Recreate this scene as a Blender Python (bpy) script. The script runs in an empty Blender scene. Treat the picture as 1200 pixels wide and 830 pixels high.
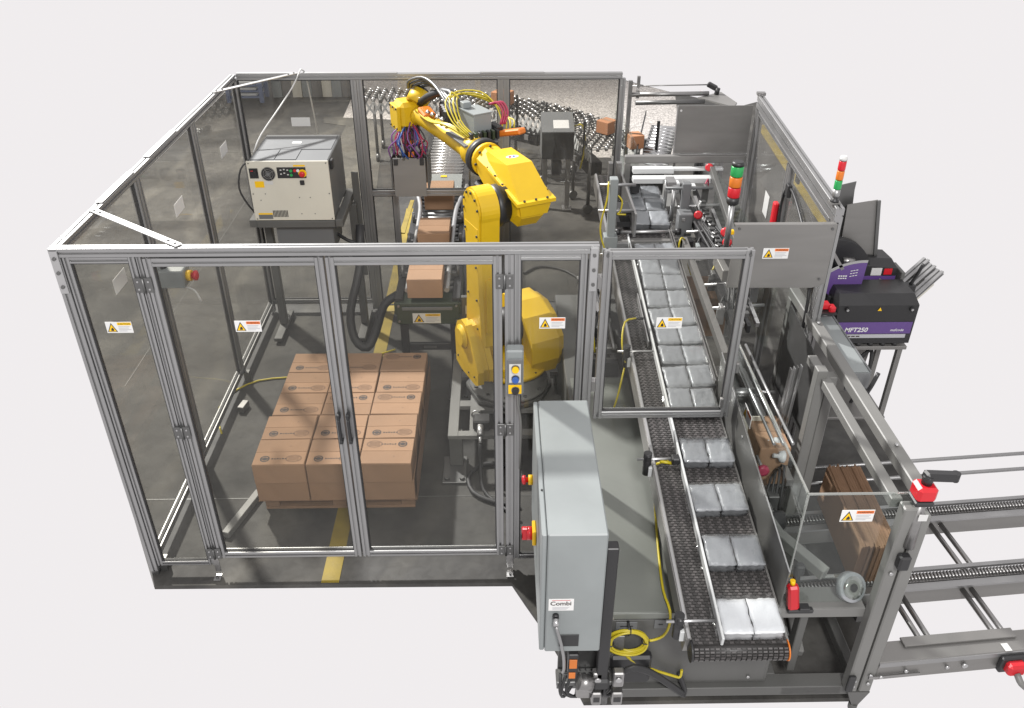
import bpy, bmesh, math, random
from mathutils import Vector, Matrix
random.seed(7)
R = math.radians
scene = bpy.context.scene
col = scene.collection

# ------------------------------------------------------------------ camera, studio background, lamps, exposure
cam = bpy.data.cameras.new("camera")
cam.sensor_width = 36.0
cam.sensor_fit = 'HORIZONTAL'
cam.lens = 29.74
cam.clip_start = 0.05
cam.clip_end = 400
camo = bpy.data.objects.new("camera", cam)
col.objects.link(camo)
camo.location = (2.0875, -3.5966, 3.8069)
camo.rotation_euler = (math.pi / 2 - 0.5633, 0, -0.0167)
scene.camera = camo

world = bpy.data.worlds.new("World")
scene.world = world
world.use_nodes = True
bg = world.node_tree.nodes["Background"]
bg.inputs["Color"].default_value = (0.875, 0.847, 0.855, 1)      # plain off-white studio all round
bg.inputs["Strength"].default_value = 1.0

def spot(name, loc, target, power, radius, cone, color=(1, 1, 1)):
    l = bpy.data.lights.new(name, 'SPOT')
    l.energy = power; l.shadow_soft_size = radius; l.spot_size = R(cone); l.spot_blend = 0.4; l.color = color
    o = bpy.data.objects.new(name, l); col.objects.link(o)
    o.location = loc
    o.rotation_euler = (Vector(target) - Vector(loc)).to_track_quat('-Z', 'Y').to_euler()
    return o
spot("strobe_back", (-3.9, 7.6, 9.2), (2.2, 1.6, 0.5), 13800, 0.26, 95, (1, 0.98, 0.955))
spot("strobe_front", (2.7, -5.0, 5.6), (2.5, 0.9, 0.8), 1650, 0.5, 95, (1, 0.985, 0.97))

vs = scene.view_settings
vs.view_transform = 'Standard'; vs.look = 'None'; vs.exposure = 0.0; vs.gamma = 1.0; vs.use_curve_mapping = False
scene.cycles.max_bounces = 10
scene.cycles.transparent_max_bounces = 40
scene.cycles.glossy_bounces = 4
scene.cycles.diffuse_bounces = 3
scene.cycles.caustics_reflective = False
scene.cycles.caustics_refractive = False
scene.cycles.use_denoising = True

# ------------------------------------------------------------------ materials
MATS = {}
def s2l(c):
    return tuple(((x / 255) / 12.92 if x / 255 <= 0.04045 else ((x / 255 + 0.055) / 1.055) ** 2.4) for x in c)

def mat(name, c, rough=0.5, metal=0.0, var=0.12, scale=6.0, bump=0.0, bscale=60.0, coat=0.0, rvar=0.1, stretch=None, rand=0.0):
    m = bpy.data.materials.new(name); m.use_nodes = True
    nt = m.node_tree; n = nt.nodes; L = nt.links
    b = n["Principled BSDF"]
    b.inputs["Metallic"].default_value = metal
    b.inputs["Coat Weight"].default_value = coat
    tc = n.new("ShaderNodeTexCoord")
    src = tc.outputs["Object"]
    if stretch:
        mp = n.new("ShaderNodeMapping"); mp.inputs["Scale"].default_value = stretch
        L.new(src, mp.inputs["Vector"]); src = mp.outputs["Vector"]
    nz = n.new("ShaderNodeTexNoise"); nz.inputs["Scale"].default_value = scale; nz.inputs["Detail"].default_value = 6
    nz.inputs["Roughness"].default_value = 0.6
    L.new(src, nz.inputs["Vector"])
    mx = n.new("ShaderNodeMix"); mx.data_type = 'RGBA'
    mx.inputs["A"].default_value = (*[x * (1 - var) for x in c], 1)
    mx.inputs["B"].default_value = (*[min(1, x * (1 + var)) for x in c], 1)
    L.new(nz.outputs["Fac"], mx.inputs["Factor"]); res = mx.outputs["Result"]
    # larger handling marks and grime, so no face is one even tone
    gz = n.new("ShaderNodeTexNoise"); gz.inputs["Scale"].default_value = 1.7; gz.inputs["Detail"].default_value = 9; gz.inputs["Distortion"].default_value = .8
    L.new(src, gz.inputs["Vector"])
    gr = n.new("ShaderNodeMapRange"); gr.inputs["From Min"].default_value = .35; gr.inputs["From Max"].default_value = .65
    gr.inputs["To Min"].default_value = 1 - var * .9; gr.inputs["To Max"].default_value = 1 + var * .4
    L.new(gz.outputs["Fac"], gr.inputs["Value"])
    vm = n.new("ShaderNodeVectorMath"); vm.operation = 'SCALE'
    L.new(res, vm.inputs[0]); L.new(gr.outputs["Result"], vm.inputs["Scale"]); res = vm.outputs["Vector"]
    if rand:
        oi = n.new("ShaderNodeObjectInfo"); rr_ = n.new("ShaderNodeMapRange"); rr_.inputs["To Min"].default_value = 1 - rand; rr_.inputs["To Max"].default_value = 1 + rand
        L.new(oi.outputs["Random"], rr_.inputs["Value"])
        v2 = n.new("ShaderNodeVectorMath"); v2.operation = 'SCALE'
        L.new(res, v2.inputs[0]); L.new(rr_.outputs["Result"], v2.inputs["Scale"]); res = v2.outputs["Vector"]
    L.new(res, b.inputs["Base Color"])
    mr = n.new("ShaderNodeMapRange")
    mr.inputs["To Min"].default_value = max(0.02, rough - rvar); mr.inputs["To Max"].default_value = min(1, rough + rvar)
    L.new(nz.outputs["Fac"], mr.inputs["Value"]); L.new(mr.outputs["Result"], b.inputs["Roughness"])
    if bump:
        n2 = n.new("ShaderNodeTexNoise"); n2.inputs["Scale"].default_value = bscale; n2.inputs["Detail"].default_value = 4
        L.new(src, n2.inputs["Vector"])
        bp = n.new("ShaderNodeBump"); bp.inputs["Strength"].default_value = bump; bp.inputs["Distance"].default_value = 0.01
        L.new(n2.outputs["Fac"], bp.inputs["Height"]); L.new(bp.outputs["Normal"], b.inputs["Normal"])
    MATS[name] = m
    return m

def glass(name, tint, f0=0.035, haze=0.0, rough=0.02):
    m = bpy.data.materials.new(name); m.use_nodes = True
    nt = m.node_tree; n = nt.nodes; L = nt.links
    n.remove(n["Principled BSDF"]); out = n["Material Output"]
    t = n.new("ShaderNodeBsdfTransparent"); t.inputs["Color"].default_value = (*tint, 1)
    g = n.new("ShaderNodeBsdfGlossy"); g.inputs["Roughness"].default_value = rough; g.inputs["Color"].default_value = (.9, .92, .92, 1)
    lw = n.new("ShaderNodeLayerWeight"); lw.inputs["Blend"].default_value = 0.5
    p = n.new("ShaderNodeMath"); p.operation = 'POWER'; p.inputs[1].default_value = 4
    L.new(lw.outputs["Facing"], p.inputs[0])
    q = n.new("ShaderNodeMath"); q.operation = 'MULTIPLY_ADD'; q.inputs[1].default_value = 0.22; q.inputs[2].default_value = f0
    L.new(p.outputs[0], q.inputs[0])
    mx = n.new("ShaderNodeMixShader")
    L.new(q.outputs[0], mx.inputs[0]); L.new(t.outputs[0], mx.inputs[1]); L.new(g.outputs[0], mx.inputs[2])
    last = mx.outputs[0]
    if haze:  # diffuse veil mixed in for reflected haze on the pane, besides dust
        d = n.new("ShaderNodeBsdfDiffuse"); d.inputs["Color"].default_value = (.42, .405, .38, 1)
        tc = n.new("ShaderNodeTexCoord"); nz = n.new("ShaderNodeTexNoise"); nz.inputs["Scale"].default_value = 2.5; nz.inputs["Detail"].default_value = 5
        L.new(tc.outputs["Object"], nz.inputs["Vector"])
        k = n.new("ShaderNodeMath"); k.operation = 'MULTIPLY'; k.inputs[1].default_value = haze * 2
        L.new(nz.outputs["Fac"], k.inputs[0])
        m2 = n.new("ShaderNodeMixShader")
        L.new(k.outputs[0], m2.inputs[0]); L.new(last, m2.inputs[1]); L.new(d.outputs[0], m2.inputs[2]); last = m2.outputs[0]
    L.new(last, out.inputs["Surface"])
    MATS[name] = m
    return m

mat("alu", (.33, .33, .33), .42, .8, .08, 3, rvar=.08)
mat("alu_bright", (.46, .46, .46), .36, .85, .06, 3)
mat("steel", (.31, .305, .30), .34, .9, .12, 5, stretch=(1, 1, 9))
mat("steel_dark", (.15, .15, .148), .42, .75, .15, 5)
mat("steel_plate", (.21, .205, .197), .45, .5, .08, 2.5, stretch=(1, 1, 6))
mat("paint_grey", (.15, .149, .142), .45, .0, .08, 5)
mat("paint_dgrey", (.082, .082, .078), .45, .0, .1, 5)
mat("cover_grey", (.15, .158, .143), .36, .15, .08, 2.5)
mat("cabinet_grey", (.205, .222, .222), .45, .0, .10, 3)
mat("ctrl_cream", (.52, .50, .43), .5, .0, .05, 3)
mat("ctrl_grey", (.12, .124, .127), .45, .0, .06, 3)
mat("yellow", (.58, .372, .006), .42, .0, .12, 4, coat=.1)
mat("yellow_line", (.225, .165, .02), .6, .0, .35, 9, bump=.1)
mat("cable_yellow", (.42, .34, .015), .4)
mat("green_dark", (.028, .042, .022), .4, .0, .2, 8)
mat("black", (.018, .018, .019), .45)
mat("black_gloss", (.015, .015, .016), .25)
mat("rubber", (.025, .025, .026), .6)
mat("red", (.48, .012, .02), .35)
mat("orange", (.55, .15, .015), .35)
mat("green", (.02, .27, .07), .3)
mat("blue", (.03, .09, .32), .4)
mat("purple", (.095, .05, .19), .4, var=.06)
mat("hose_red", (.33, .03, .07), .4)
mat("hose_purple", (.17, .06, .22), .4)
mat("white", (.5, .5, .49), .5, var=.04)
mat("white_plastic", (.48, .49, .49), .4, var=.05)
mat("ink", (.035, .024, .02), .7)
mat("ink_faint", (.15, .085, .052), .8)
mat("sign_yellow", (.75, .45, .0), .5, var=.03)
mat("sign_orange", (.68, .16, .03), .5, var=.03)
mat("sign_white", (.6, .6, .59), .5, var=.03)
mat("sign_grey", (.36, .36, .38), .5, var=.03)
mat("cardboard", (.285, .172, .103), .9, .0, .13, 4, bump=.06, bscale=120, rand=.09)
mat("cardboard_dark", (.23, .136, .083), .85, .0, .12, 6, bump=.05)
mat("carton_orange", (.38, .175, .085), .8, .0, .08, 5)
mat("pallet_wood", (.25, .15, .09), .85, .0, .3, 12, stretch=(1, 8, 8))
mat("blue_steel", (.12, .15, .24), .5)
mat("belt", (.035, .033, .032), .5, .0, .25, 40)
mat("belt_light", (.075, .069, .068), .45, .0, .25, 60)
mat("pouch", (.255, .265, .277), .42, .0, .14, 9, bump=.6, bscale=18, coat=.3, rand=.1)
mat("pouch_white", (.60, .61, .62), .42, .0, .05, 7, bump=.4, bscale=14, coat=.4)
mat("roller", (.5, .5, .5), .25, .9, .05, 4)
mat("copper", (.45, .2, .09), .4, .6)
glass("pane", (.905, .905, .89), .015, .016)
glass("pane_sheen_dust", (.87, .86, .835), .022, .042)  # stronger veil: brownish reflections put into the pane colour, with some dust
glass("pane_hazy", (.85, .85, .85), .03, .09)
glass("clear_sheet", (.93, .95, .94), .028, .006)
glass("clear_edge", (.62, .70, .67), .25, .25)
glass("film", (.90, .91, .92), .09, .04, .16)

def concrete(name, c, speckle=False):
    m = bpy.data.materials.new(name); m.use_nodes = True
    nt = m.node_tree; n = nt.nodes; L = nt.links
    b = n["Principled BSDF"]
    tc = n.new("ShaderNodeTexCoord")
    def noise(sc, det=8, dist=0.0):
        z = n.new("ShaderNodeTexNoise"); z.inputs["Scale"].default_value = sc; z.inputs["Detail"].default_value = det
        z.inputs["Distortion"].default_value = dist
        L.new(tc.outputs["Object"], z.inputs["Vector"]); return z
    def ramp(src, a, bb, ca, cb):
        r = n.new("ShaderNodeValToRGB"); r.color_ramp.elements[0].position = a; r.color_ramp.elements[1].position = bb
        r.color_ramp.elements[0].color = (*ca, 1); r.color_ramp.elements[1].color = (*cb, 1)
        L.new(src, r.inputs["Fac"]); return r
    def mul(x, y, f=1.0):
        k = n.new("ShaderNodeMix"); k.data_type = 'RGBA'; k.blend_type = 'MULTIPLY'; k.inputs["Factor"].default_value = f
        L.new(x, k.inputs["A"]); L.new(y, k.inputs["B"]); return k.outputs["Result"]
    if speckle:
        v = n.new("ShaderNodeTexVoronoi"); v.inputs["Scale"].default_value = 55
        L.new(tc.outputs["Object"], v.inputs["Vector"])
        base = ramp(v.outputs["Color"], .2, .8, tuple(x * .62 for x in c), tuple(min(1, x * 1.3) for x in c)).outputs[0]
    else:
        a = noise(.55, 10, 1.2)
        base = ramp(a.outputs["Fac"], .3, .72, tuple(x * .68 for x in c), (c[0] * 1.32, c[1] * 1.28, c[2] * 1.22)).outputs[0]
        g = noise(3.2, 10, .4)
        base = mul(base, ramp(g.outputs["Fac"], .32, .66, (.78, .78, .79), (1.1, 1.09, 1.07)).outputs[0])
        f = noise(14, 9, .8)
        base = mul(base, ramp(f.outputs["Fac"], .35, .62, (.86, .855, .85), (1.06, 1.06, 1.06)).outputs[0])
        # tyre scuffs and pale scratches: long thin warped bands
        w = n.new("ShaderNodeTexWave"); w.inputs["Scale"].default_value = .35; w.inputs["Distortion"].default_value = 9; w.inputs["Detail"].default_value = 5
        w.inputs["Detail Scale"].default_value = .7
        L.new(tc.outputs["Object"], w.inputs["Vector"])
        base = mul(base, ramp(w.outputs["Fac"], .90, .985, (1, 1, 1), (1.4, 1.38, 1.32)).outputs[0], .6)
        w2 = n.new("ShaderNodeTexWave"); w2.inputs["Scale"].default_value = .22; w2.inputs["Distortion"].default_value = 6; w2.inputs["Detail"].default_value = 6
        w2.bands_direction = 'Y'
        L.new(tc.outputs["Object"], w2.inputs["Vector"])
        base = mul(base, ramp(w2.outputs["Fac"], .80, .98, (1, 1, 1), (.6, .59, .58)).outputs[0], .6)
    L.new(base, b.inputs["Base Color"])
    rz = noise(5, 6)
    rr = n.new("ShaderNodeMapRange"); rr.inputs["To Min"].default_value = .38; rr.inputs["To Max"].default_value = .75
    L.new(rz.outputs["Fac"], rr.inputs["Value"]); L.new(rr.outputs["Result"], b.inputs["Roughness"])
    b.inputs["Specular IOR Level"].default_value = .14
    bz = noise(90, 4)
    bp = n.new("ShaderNodeBump"); bp.inputs["Strength"].default_value = .02; bp.inputs["Distance"].default_value = .01
    L.new(bz.outputs["Fac"], bp.inputs["Height"]); L.new(bp.outputs["Normal"], b.inputs["Normal"])
    MATS[name] = m
concrete("concrete", (.069, .069, .0675))
concrete("pale_reflection", (.11, .108, .10))  # paler tone, for the reflection painted on the floor
concrete("terrazzo", (.37, .35, .33), True)

# ------------------------------------------------------------------ mesh kit
_text_cache = {}
def text_geo(txt, bold=0.0):
    key = (txt, bold)
    if key not in _text_cache:
        cu = bpy.data.curves.new("t", 'FONT'); cu.body = txt; cu.size = 1; cu.align_x = 'CENTER'; cu.align_y = 'CENTER'
        cu.offset = bold; cu.resolution_u = 3
        o = bpy.data.objects.new("t", cu); col.objects.link(o)
        dg = bpy.context.evaluated_depsgraph_get()
        me = bpy.data.meshes.new_from_object(o.evaluated_get(dg))
        _text_cache[key] = ([v.co.copy() for v in me.vertices], [tuple(p.vertices) for p in me.polygons])
        bpy.data.objects.remove(o); bpy.data.curves.remove(cu); bpy.data.meshes.remove(me)
    return _text_cache[key]

class MB:
    def __init__(s, m="alu"):
        s.v = []; s.f = []; s.mi = []; s.sm = []; s.mats = []; s.use(m)
    def use(s, m):
        if m not in s.mats: s.mats.append(m)
        s.c = s.mats.index(m); return s
    def face(s, idx, smooth=False):
        s.f.append(tuple(idx)); s.mi.append(s.c); s.sm.append(smooth)
    def add(s, pts):
        k = len(s.v); s.v += [Vector(p) for p in pts]; return k
    def quad(s, a, b, c, d):
        k = s.add((a, b, c, d)); s.face((k, k + 1, k + 2, k + 3)); return s
    def poly(s, pts):
        k = s.add(pts); s.face(range(k, k + len(pts))); return s
    def box(s, x0, x1, y0, y1, z0, z1, b=0.0):
        return s.obox(((x0 + x1) / 2, (y0 + y1) / 2, (z0 + z1) / 2), (abs(x1 - x0), abs(y1 - y0), abs(z1 - z0)), None, b)
    def obox(s, c, size, M=None, b=0.0):
        c = Vector(c); hx, hy, hz = [q / 2 for q in size]
        M = M or Matrix.Identity(3)
        b = min(b, hx * .45, hy * .45, hz * .45)
        if b <= 0:
            k = s.add([c + M @ Vector((x, y, z)) for x in (-hx, hx) for y in (-hy, hy) for z in (-hz, hz)])
            for q in ((0, 1, 3, 2), (4, 6, 7, 5), (0, 4, 5, 1), (2, 3, 7, 6), (0, 2, 6, 4), (1, 5, 7, 3)):
                s.face([k + i for i in q])
            return s
        idx = {}
        for sx in (-1, 1):
            for sy in (-1, 1):
                for sz in (-1, 1):
                    for ax in range(3):
                        p = [sx * (hx - b), sy * (hy - b), sz * (hz - b)]
                        p[ax] = (sx, sy, sz)[ax] * (hx, hy, hz)[ax]
                        idx[(sx, sy, sz, ax)] = s.add([c + M @ Vector(p)])
        def ok(q):
            a, bb, cc = s.v[q[0]], s.v[q[1]], s.v[q[2]]
            nrm = (bb - a).cross(cc - a); ctr = sum((s.v[i] for i in q), Vector()) / len(q)
            s.face(q if nrm.dot(ctr - c) > 0 else q[::-1])
        for ax in range(3):
            o = [i for i in range(3) if i != ax]
            for sg in (-1, 1):
                q = []
                for (a, bb) in ((-1, -1), (1, -1), (1, 1), (-1, 1)):
                    t = [0, 0, 0]; t[ax] = sg; t[o[0]] = a; t[o[1]] = bb; q.append(idx[(*t, ax)])
                ok(q)
        for ax in range(3):
            o = [i for i in range(3) if i != ax]
            for a in (-1, 1):
                for bb in (-1, 1):
                    q = []
                    for sg, axx in ((-1, o[0]), (1, o[0]), (1, o[1]), (-1, o[1])):
                        t = [0, 0, 0]; t[ax] = sg; t[o[0]] = a; t[o[1]] = bb; q.append(idx[(*t, axx)])
                    ok(q)
        for sx in (-1, 1):
            for sy in (-1, 1):
                for sz in (-1, 1):
                    ok([idx[(sx, sy, sz, ax)] for ax in range(3)])
        return s
    def frame(s, d):
        d = d.normalized()
        up = Vector((0, 0, 1)) if abs(d.z) < .95 else Vector((0, 1, 0))
        a = up.cross(d).normalized(); return a, d.cross(a)
    def beam(s, p0, p1, w, h, b=0.0, up=None):
        """box bar from p0 to p1, w wide across, h high"""
        p0, p1 = Vector(p0), Vector(p1); d = p1 - p0
        a, u = s.frame(d) if up is None else (Vector(up).cross(d).normalized(), None)
        if u is None: u = d.normalized().cross(a)
        M = Matrix((d.normalized(), a, u)).transposed()
        return s.obox((p0 + p1) / 2, (d.length, w, h), M, b)
    def sweep(s, p0, p1, sec, smooth=False, up=None):
        p0, p1 = Vector(p0), Vector(p1); d = p1 - p0
        if up is None: a, u = s.frame(d)
        else:
            a = Vector(up).cross(d).normalized(); u = d.normalized().cross(a)
        n = len(sec)
        k = s.add([p0 + a * x + u * y for x, y in sec] + [p1 + a * x + u * y for x, y in sec])
        for i in range(n):
            j = (i + 1) % n; s.face((k + i, k + j, k + n + j, k + n + i), smooth)
        s.face([k + i for i in range(n)][::-1]); s.face([k + n + i for i in range(n)])
        return s
    def prof(s, p0, p1, w=.045, h=None, up=None):
        """slotted aluminium profile"""
        h = h or w; x, y = w / 2, h / 2; g = .0055; dd = .009; r = .002
        sec = [(-x + r, -y), (-g, -y), (-g, -y + dd), (g, -y + dd), (g, -y), (x - r, -y), (x, -y + r),
               (x, -g), (x - dd, -g), (x - dd, g), (x, g), (x, y - r), (x - r, y),
               (g, y), (g, y - dd), (-g, y - dd), (-g, y), (-x + r, y), (-x, y - r),
               (-x, g), (-x + dd, g), (-x + dd, -g), (-x, -g), (-x, -y + r)]
        return s.sweep(p0, p1, sec, False, up)
    def cyl(s, p0, p1, r, n=16, r2=None, cap=True):
        p0, p1 = Vector(p0), Vector(p1); r2 = r if r2 is None else r2
        a, u = s.frame(p1 - p0)
        k = s.add([p0 + (a * math.cos(t) + u * math.sin(t)) * r for t in [2 * math.pi * i / n for i in range(n)]] +
                  [p1 + (a * math.cos(t) + u * math.sin(t)) * r2 for t in [2 * math.pi * i / n for i in range(n)]])
        for i in range(n):
            j = (i + 1) % n; s.face((k + i, k + j, k + n + j, k + n + i), True)
        if cap:
            s.face([k + i for i in range(n)][::-1]); s.face([k + n + i for i in range(n)])
        return s
    def lathe(s, p0, axis, prof, n=20):
        """prof: (distance along axis, radius)"""
        p0 = Vector(p0); d = Vector(axis).normalized(); a, u = s.frame(d)
        ks = []
        for (z, r) in prof:
            ks.append(s.add([p0 + d * z + (a * math.cos(2 * math.pi * i / n) + u * math.sin(2 * math.pi * i / n)) * max(r, .0005) for i in range(n)]))
        for k, k2 in zip(ks, ks[1:]):
            for i in range(n):
                j = (i + 1) % n; s.face((k + i, k + j, k2 + j, k2 + i), True)
        s.face([ks[0] + i for i in range(n)][::-1]); s.face([ks[-1] + i for i in range(n)])
        return s
    def tube(s, pts, r, n=8, smooth=3):
        pts = [Vector(p) for p in pts]
        if smooth and len(pts) > 2:
            q = []
            P = [pts[0] * 2 - pts[1]] + pts + [pts[-1] * 2 - pts[-2]]
            for i in range(1, len(P) - 2):
                for t in [k / smooth for k in range(smooth)]:
                    a, b, c, d = P[i - 1], P[i], P[i + 1], P[i + 2]
                    q.append(.5 * ((2 * b) + (c - a) * t + (2 * a - 5 * b + 4 * c - d) * t * t + (3 * b - a - 3 * c + d) * t ** 3))
            q.append(pts[-1]); pts = q
        ks = []; a = None
        for i, p in enumerate(pts):
            d = (pts[min(i + 1, len(pts) - 1)] - pts[max(i - 1, 0)])
            if d.length < 1e-9: d = Vector((0, 0, 1))
            d.normalize()
            if a is None: a, u = s.frame(d)
            else:
                a = a - d * a.dot(d)
                if a.length < 1e-6: a, u = s.frame(d)
                a.normalize(); u = d.cross(a)
            ks.append(s.add([p + (a * math.cos(2 * math.pi * k / n) + u * math.sin(2 * math.pi * k / n)) * r for k in range(n)]))
        for k, k2 in zip(ks, ks[1:]):
            for i in range(n):
                j = (i + 1) % n; s.face((k + i, k + j, k2 + j, k2 + i), True)
        s.face([ks[0] + i for i in range(n)][::-1]); s.face([ks[-1] + i for i in range(n)])
        return s
    def prism(s, poly, axis, a, b, b_in=0.0):
        """extrude a 2D outline along x, y or z; b_in insets the outline at the far end"""
        def P(q, t):
            return {'x': (t, q[0], q[1]), 'y': (q[0], t, q[1]), 'z': (q[0], q[1], t)}[axis]
        cx = sum(q[0] for q in poly) / len(poly); cy = sum(q[1] for q in poly) / len(poly)
        q2 = [(cx + (x - cx) * (1 - b_in), cy + (y - cy) * (1 - b_in)) for x, y in poly]
        n = len(poly)
        k = s.add([P(q, a) for q in poly] + [P(q, b) for q in q2])
        for i in range(n):
            j = (i + 1) % n; s.face((k + i, k + j, k + n + j, k + n + i))
        s.face([k + i for i in range(n)][::-1]); s.face([k + n + i for i in range(n)])
        return s
    def loft(s, rings, smooth=False):
        n = len(rings[0]); ks = [s.add(r) for r in rings]
        for k, k2 in zip(ks, ks[1:]):
            for i in range(n):
                j = (i + 1) % n; s.face((k + i, k + j, k2 + j, k2 + i), smooth)
        s.face([ks[0] + i for i in range(n)][::-1]); s.face([ks[-1] + i for i in range(n)])
        return s
    def text(s, txt, o, ux, uy, size, bold=0.0):
        V, F = text_geo(txt, bold); o, ux, uy = Vector(o), Vector(ux), Vector(uy)
        k = s.add([o + ux * (v.x * size) + uy * (v.y * size) for v in V])
        for f in F: s.face([k + i for i in f])
        return s
    def build(s, name, parent=None, loc=None, m=None, fix=True):
        me = bpy.data.meshes.new(name)
        o = Vector(loc) if loc else Vector((0, 0, 0))
        if parent is not None: o = ORG.get(parent.name, Vector((0, 0, 0)))
        me.from_pydata([v - o for v in s.v], [], s.f)
        for mm in s.mats: me.materials.append(MATS[mm])
        me.polygons.foreach_set("material_index", s.mi); me.polygons.foreach_set("use_smooth", s.sm)
        if fix:
            bm = bmesh.new(); bm.from_mesh(me)
            bmesh.ops.recalc_face_normals(bm, faces=bm.faces); bm.to_mesh(me); bm.free()
        me.update()
        ob = bpy.data.objects.new(name, me); col.objects.link(ob)
        if parent is not None:
            ob.parent = parent; ORG[ob.name] = o
        else:
            ob.location = o; ORG[ob.name] = o
        return ob

ORG = {}
def tag(o, label=None, cat=None, group=None, kind=None):
    if label: o["label"] = label
    if cat: o["category"] = cat
    if group: o["group"] = group
    if kind: o["kind"] = kind
    return o
def thing(name, label, cat, loc=(0, 0, 0), rot=0.0, group=None, local=False):
    o = bpy.data.objects.new(name, None); col.objects.link(o)
    o.empty_display_size = .1
    o.location = loc; o.rotation_euler = (0, 0, rot)
    ORG[o.name] = Vector((0, 0, 0)) if (local or rot) else Vector(loc)
    return tag(o, label, cat, group)
def kids(o): return [c for c in bpy.data.objects if c.parent == o]
def copy_tree(o, parent=None):
    c = o.copy(); col.objects.link(c); c.parent = parent
    for ch in TREE.get(o.name, []): copy_tree(ch, c)
    return c
TREE = {}
def remember(o):
    TREE[o.name] = kids(o)
    for c in TREE[o.name]: remember(c)
def structure(mb, name): return tag(mb.build(name), kind="structure")

def warn_sign(mb, o, ux, uy, w, h, kind):
    """a thin printed safety sticker at its lower left corner o"""
    o, ux, uy = Vector(o), Vector(ux), Vector(uy); nz = ux.cross(uy).normalized()
    def P(a, b, k=0.0): return o + ux * (a * w) + uy * (b * h) + nz * (.002 + k)
    M = Matrix((ux, uy, nz)).transposed()
    mb.use("sign_white").obox(o + ux * w / 2 + uy * h / 2 + nz * .001, (w, h, .002), M)
    mb.use("black"); mb.poly([P(.03, .1, .0006), P(.41, .1, .0006), P(.22, .92, .0006)])
    mb.use("sign_yellow"); mb.poly([P(.075, .15, .0012), P(.365, .15, .0012), P(.22, .78, .0012)])
    mb.use("black"); mb.poly([P(.17, .2, .0018), P(.28, .2, .0018), P(.29, .34, .0018), P(.24, .52, .0018), P(.19, .4, .0018)])
    mb.use("sign_yellow" if kind == "CAUTION" else "sign_orange")
    mb.quad(P(.45, .7, .0008), P(.98, .7, .0008), P(.98, .95, .0008), P(.45, .95, .0008))
    mb.use("black"); mb.text(kind, P(.72, .82, .0016), ux, uy, h * .21, .01)
    mb.use("sign_grey")
    for i, (a, b) in enumerate(((.47, .9), (.47, .86), (.47, .94), (.47, .78))):
        y = .54 - i * .13
        mb.quad(P(a, y, .0008), P(b, y, .0008), P(b, y + .05, .0008), P(a, y + .05, .0008))
    return mb
X, Y, Z = Vector((1, 0, 0)), Vector((0, 1, 0)), Vector((0, 0, 1))
# ------------------------------------------------------------------ floor
m = MB("concrete")
outline = [(.04, -.085), (2.146, -.097), (2.217, -.24), (2.303, -.406), (2.43, -.70), (2.5, -.90), (3.93, -.90), (4.01, -.72), (4.38, -.18), (4.83, .48), (4.86, 1.8), (5.02, 3.44), (5.95, 5.385), (6.22, 9.9), (5.88, 9.65), (4.9, 10.55), (4.26, 11.3), (2.115, 11.34), (-2.42, 11.4), (-2.43, 7.08), (-2.46, 4.37)]
m.prism(outline, 'z', -.03, 0.0)
structure(m, "concrete_floor")
m = MB("terrazzo")
m.prism([(-.25, 9.15), (1.4, 8.9), (2.6, 8.2), (3.3, 7.3), (4.55, 7.3), (5.0, 10.4), (4.24, 11.25), (2.1, 11.29), (-.3, 11.3)], 'z', .001, .005)
structure(m, "speckled_floor")
m = MB("pale_reflection")  # light reflected in the glass, painted as a pale sheet on the floor
m.prism([(-.12, 6.0), (.62, 6.0), (.42, 8.6), (.1, 9.2), (-.55, 9.2), (-.5, 8.9), (-.15, 8.75)], 'z', .001, .004)
structure(m, "painted_reflection")
m = MB("yellow_line")
m.box(1.02, 1.125, -.08, 5.6, .001, .004)
structure(m, "yellow_floor_line")
m = MB("yellow_line")
m.prism([(5.66, 5.1), (5.79, 5.1), (6.03, 8.7), (5.89, 8.7)], 'z', .001, .004)
structure(m, "yellow_floor_line")
m = MB("paint_dgrey")     # saw-cut slab joints
for y, x0, x1 in ((.66, -.3, 2.4), (4.4, -2.4, 3.2), (7.6, -2.3, 2.0)):
    m.box(x0, x1, y, y + .008, .0008, .002)
for x, y0, y1 in ((-.9, 2.0, 7.6), (3.45, -.85, 2.2)):
    m.box(x, x + .008, y0, y1, .0008, .002)
structure(m, "floor_joints")

# ------------------------------------------------------------------ safety fence
HT = 2.13
fence = thing("safety_fence", "clear walled front of the robot cell with two hinged doors, in slotted aluminium", "safety fence", (0, 0, 0), group="clear panel fence walls round the robot cell")
YC = .0225
def one(name, parent, fn, m="alu", label=None):
    b = MB(m); fn(b); o = b.build(name, parent)
    if label: o["label"] = label
    return o
def prof_part(name, parent, p0, p1, w=.045, h=None, up=None):
    return one(name, parent, lambda b: b.prof(p0, p1, w, h, up))
def hinge(parent, x, z, y=0.0):
    def f(b):
        b.use("steel_dark")
        b.box(x - .042, x - .006, y - .006, y - .0005, z - .038, z + .038, .002)
        b.box(x + .006, x + .042, y - .006, y - .0005, z - .038, z + .038, .002)
        b.cyl((x, y - .008, z - .038), (x, y - .008, z + .038), .0065, 10)
        b.use("alu_bright")
        for sx in (-.025, .025):
            for sz in (-.02, .02):
                b.cyl((x + sx, y - .009, z + sz), (x + sx, y - .004, z + sz), .005, 8)
    one("hinge", parent, f)
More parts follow.
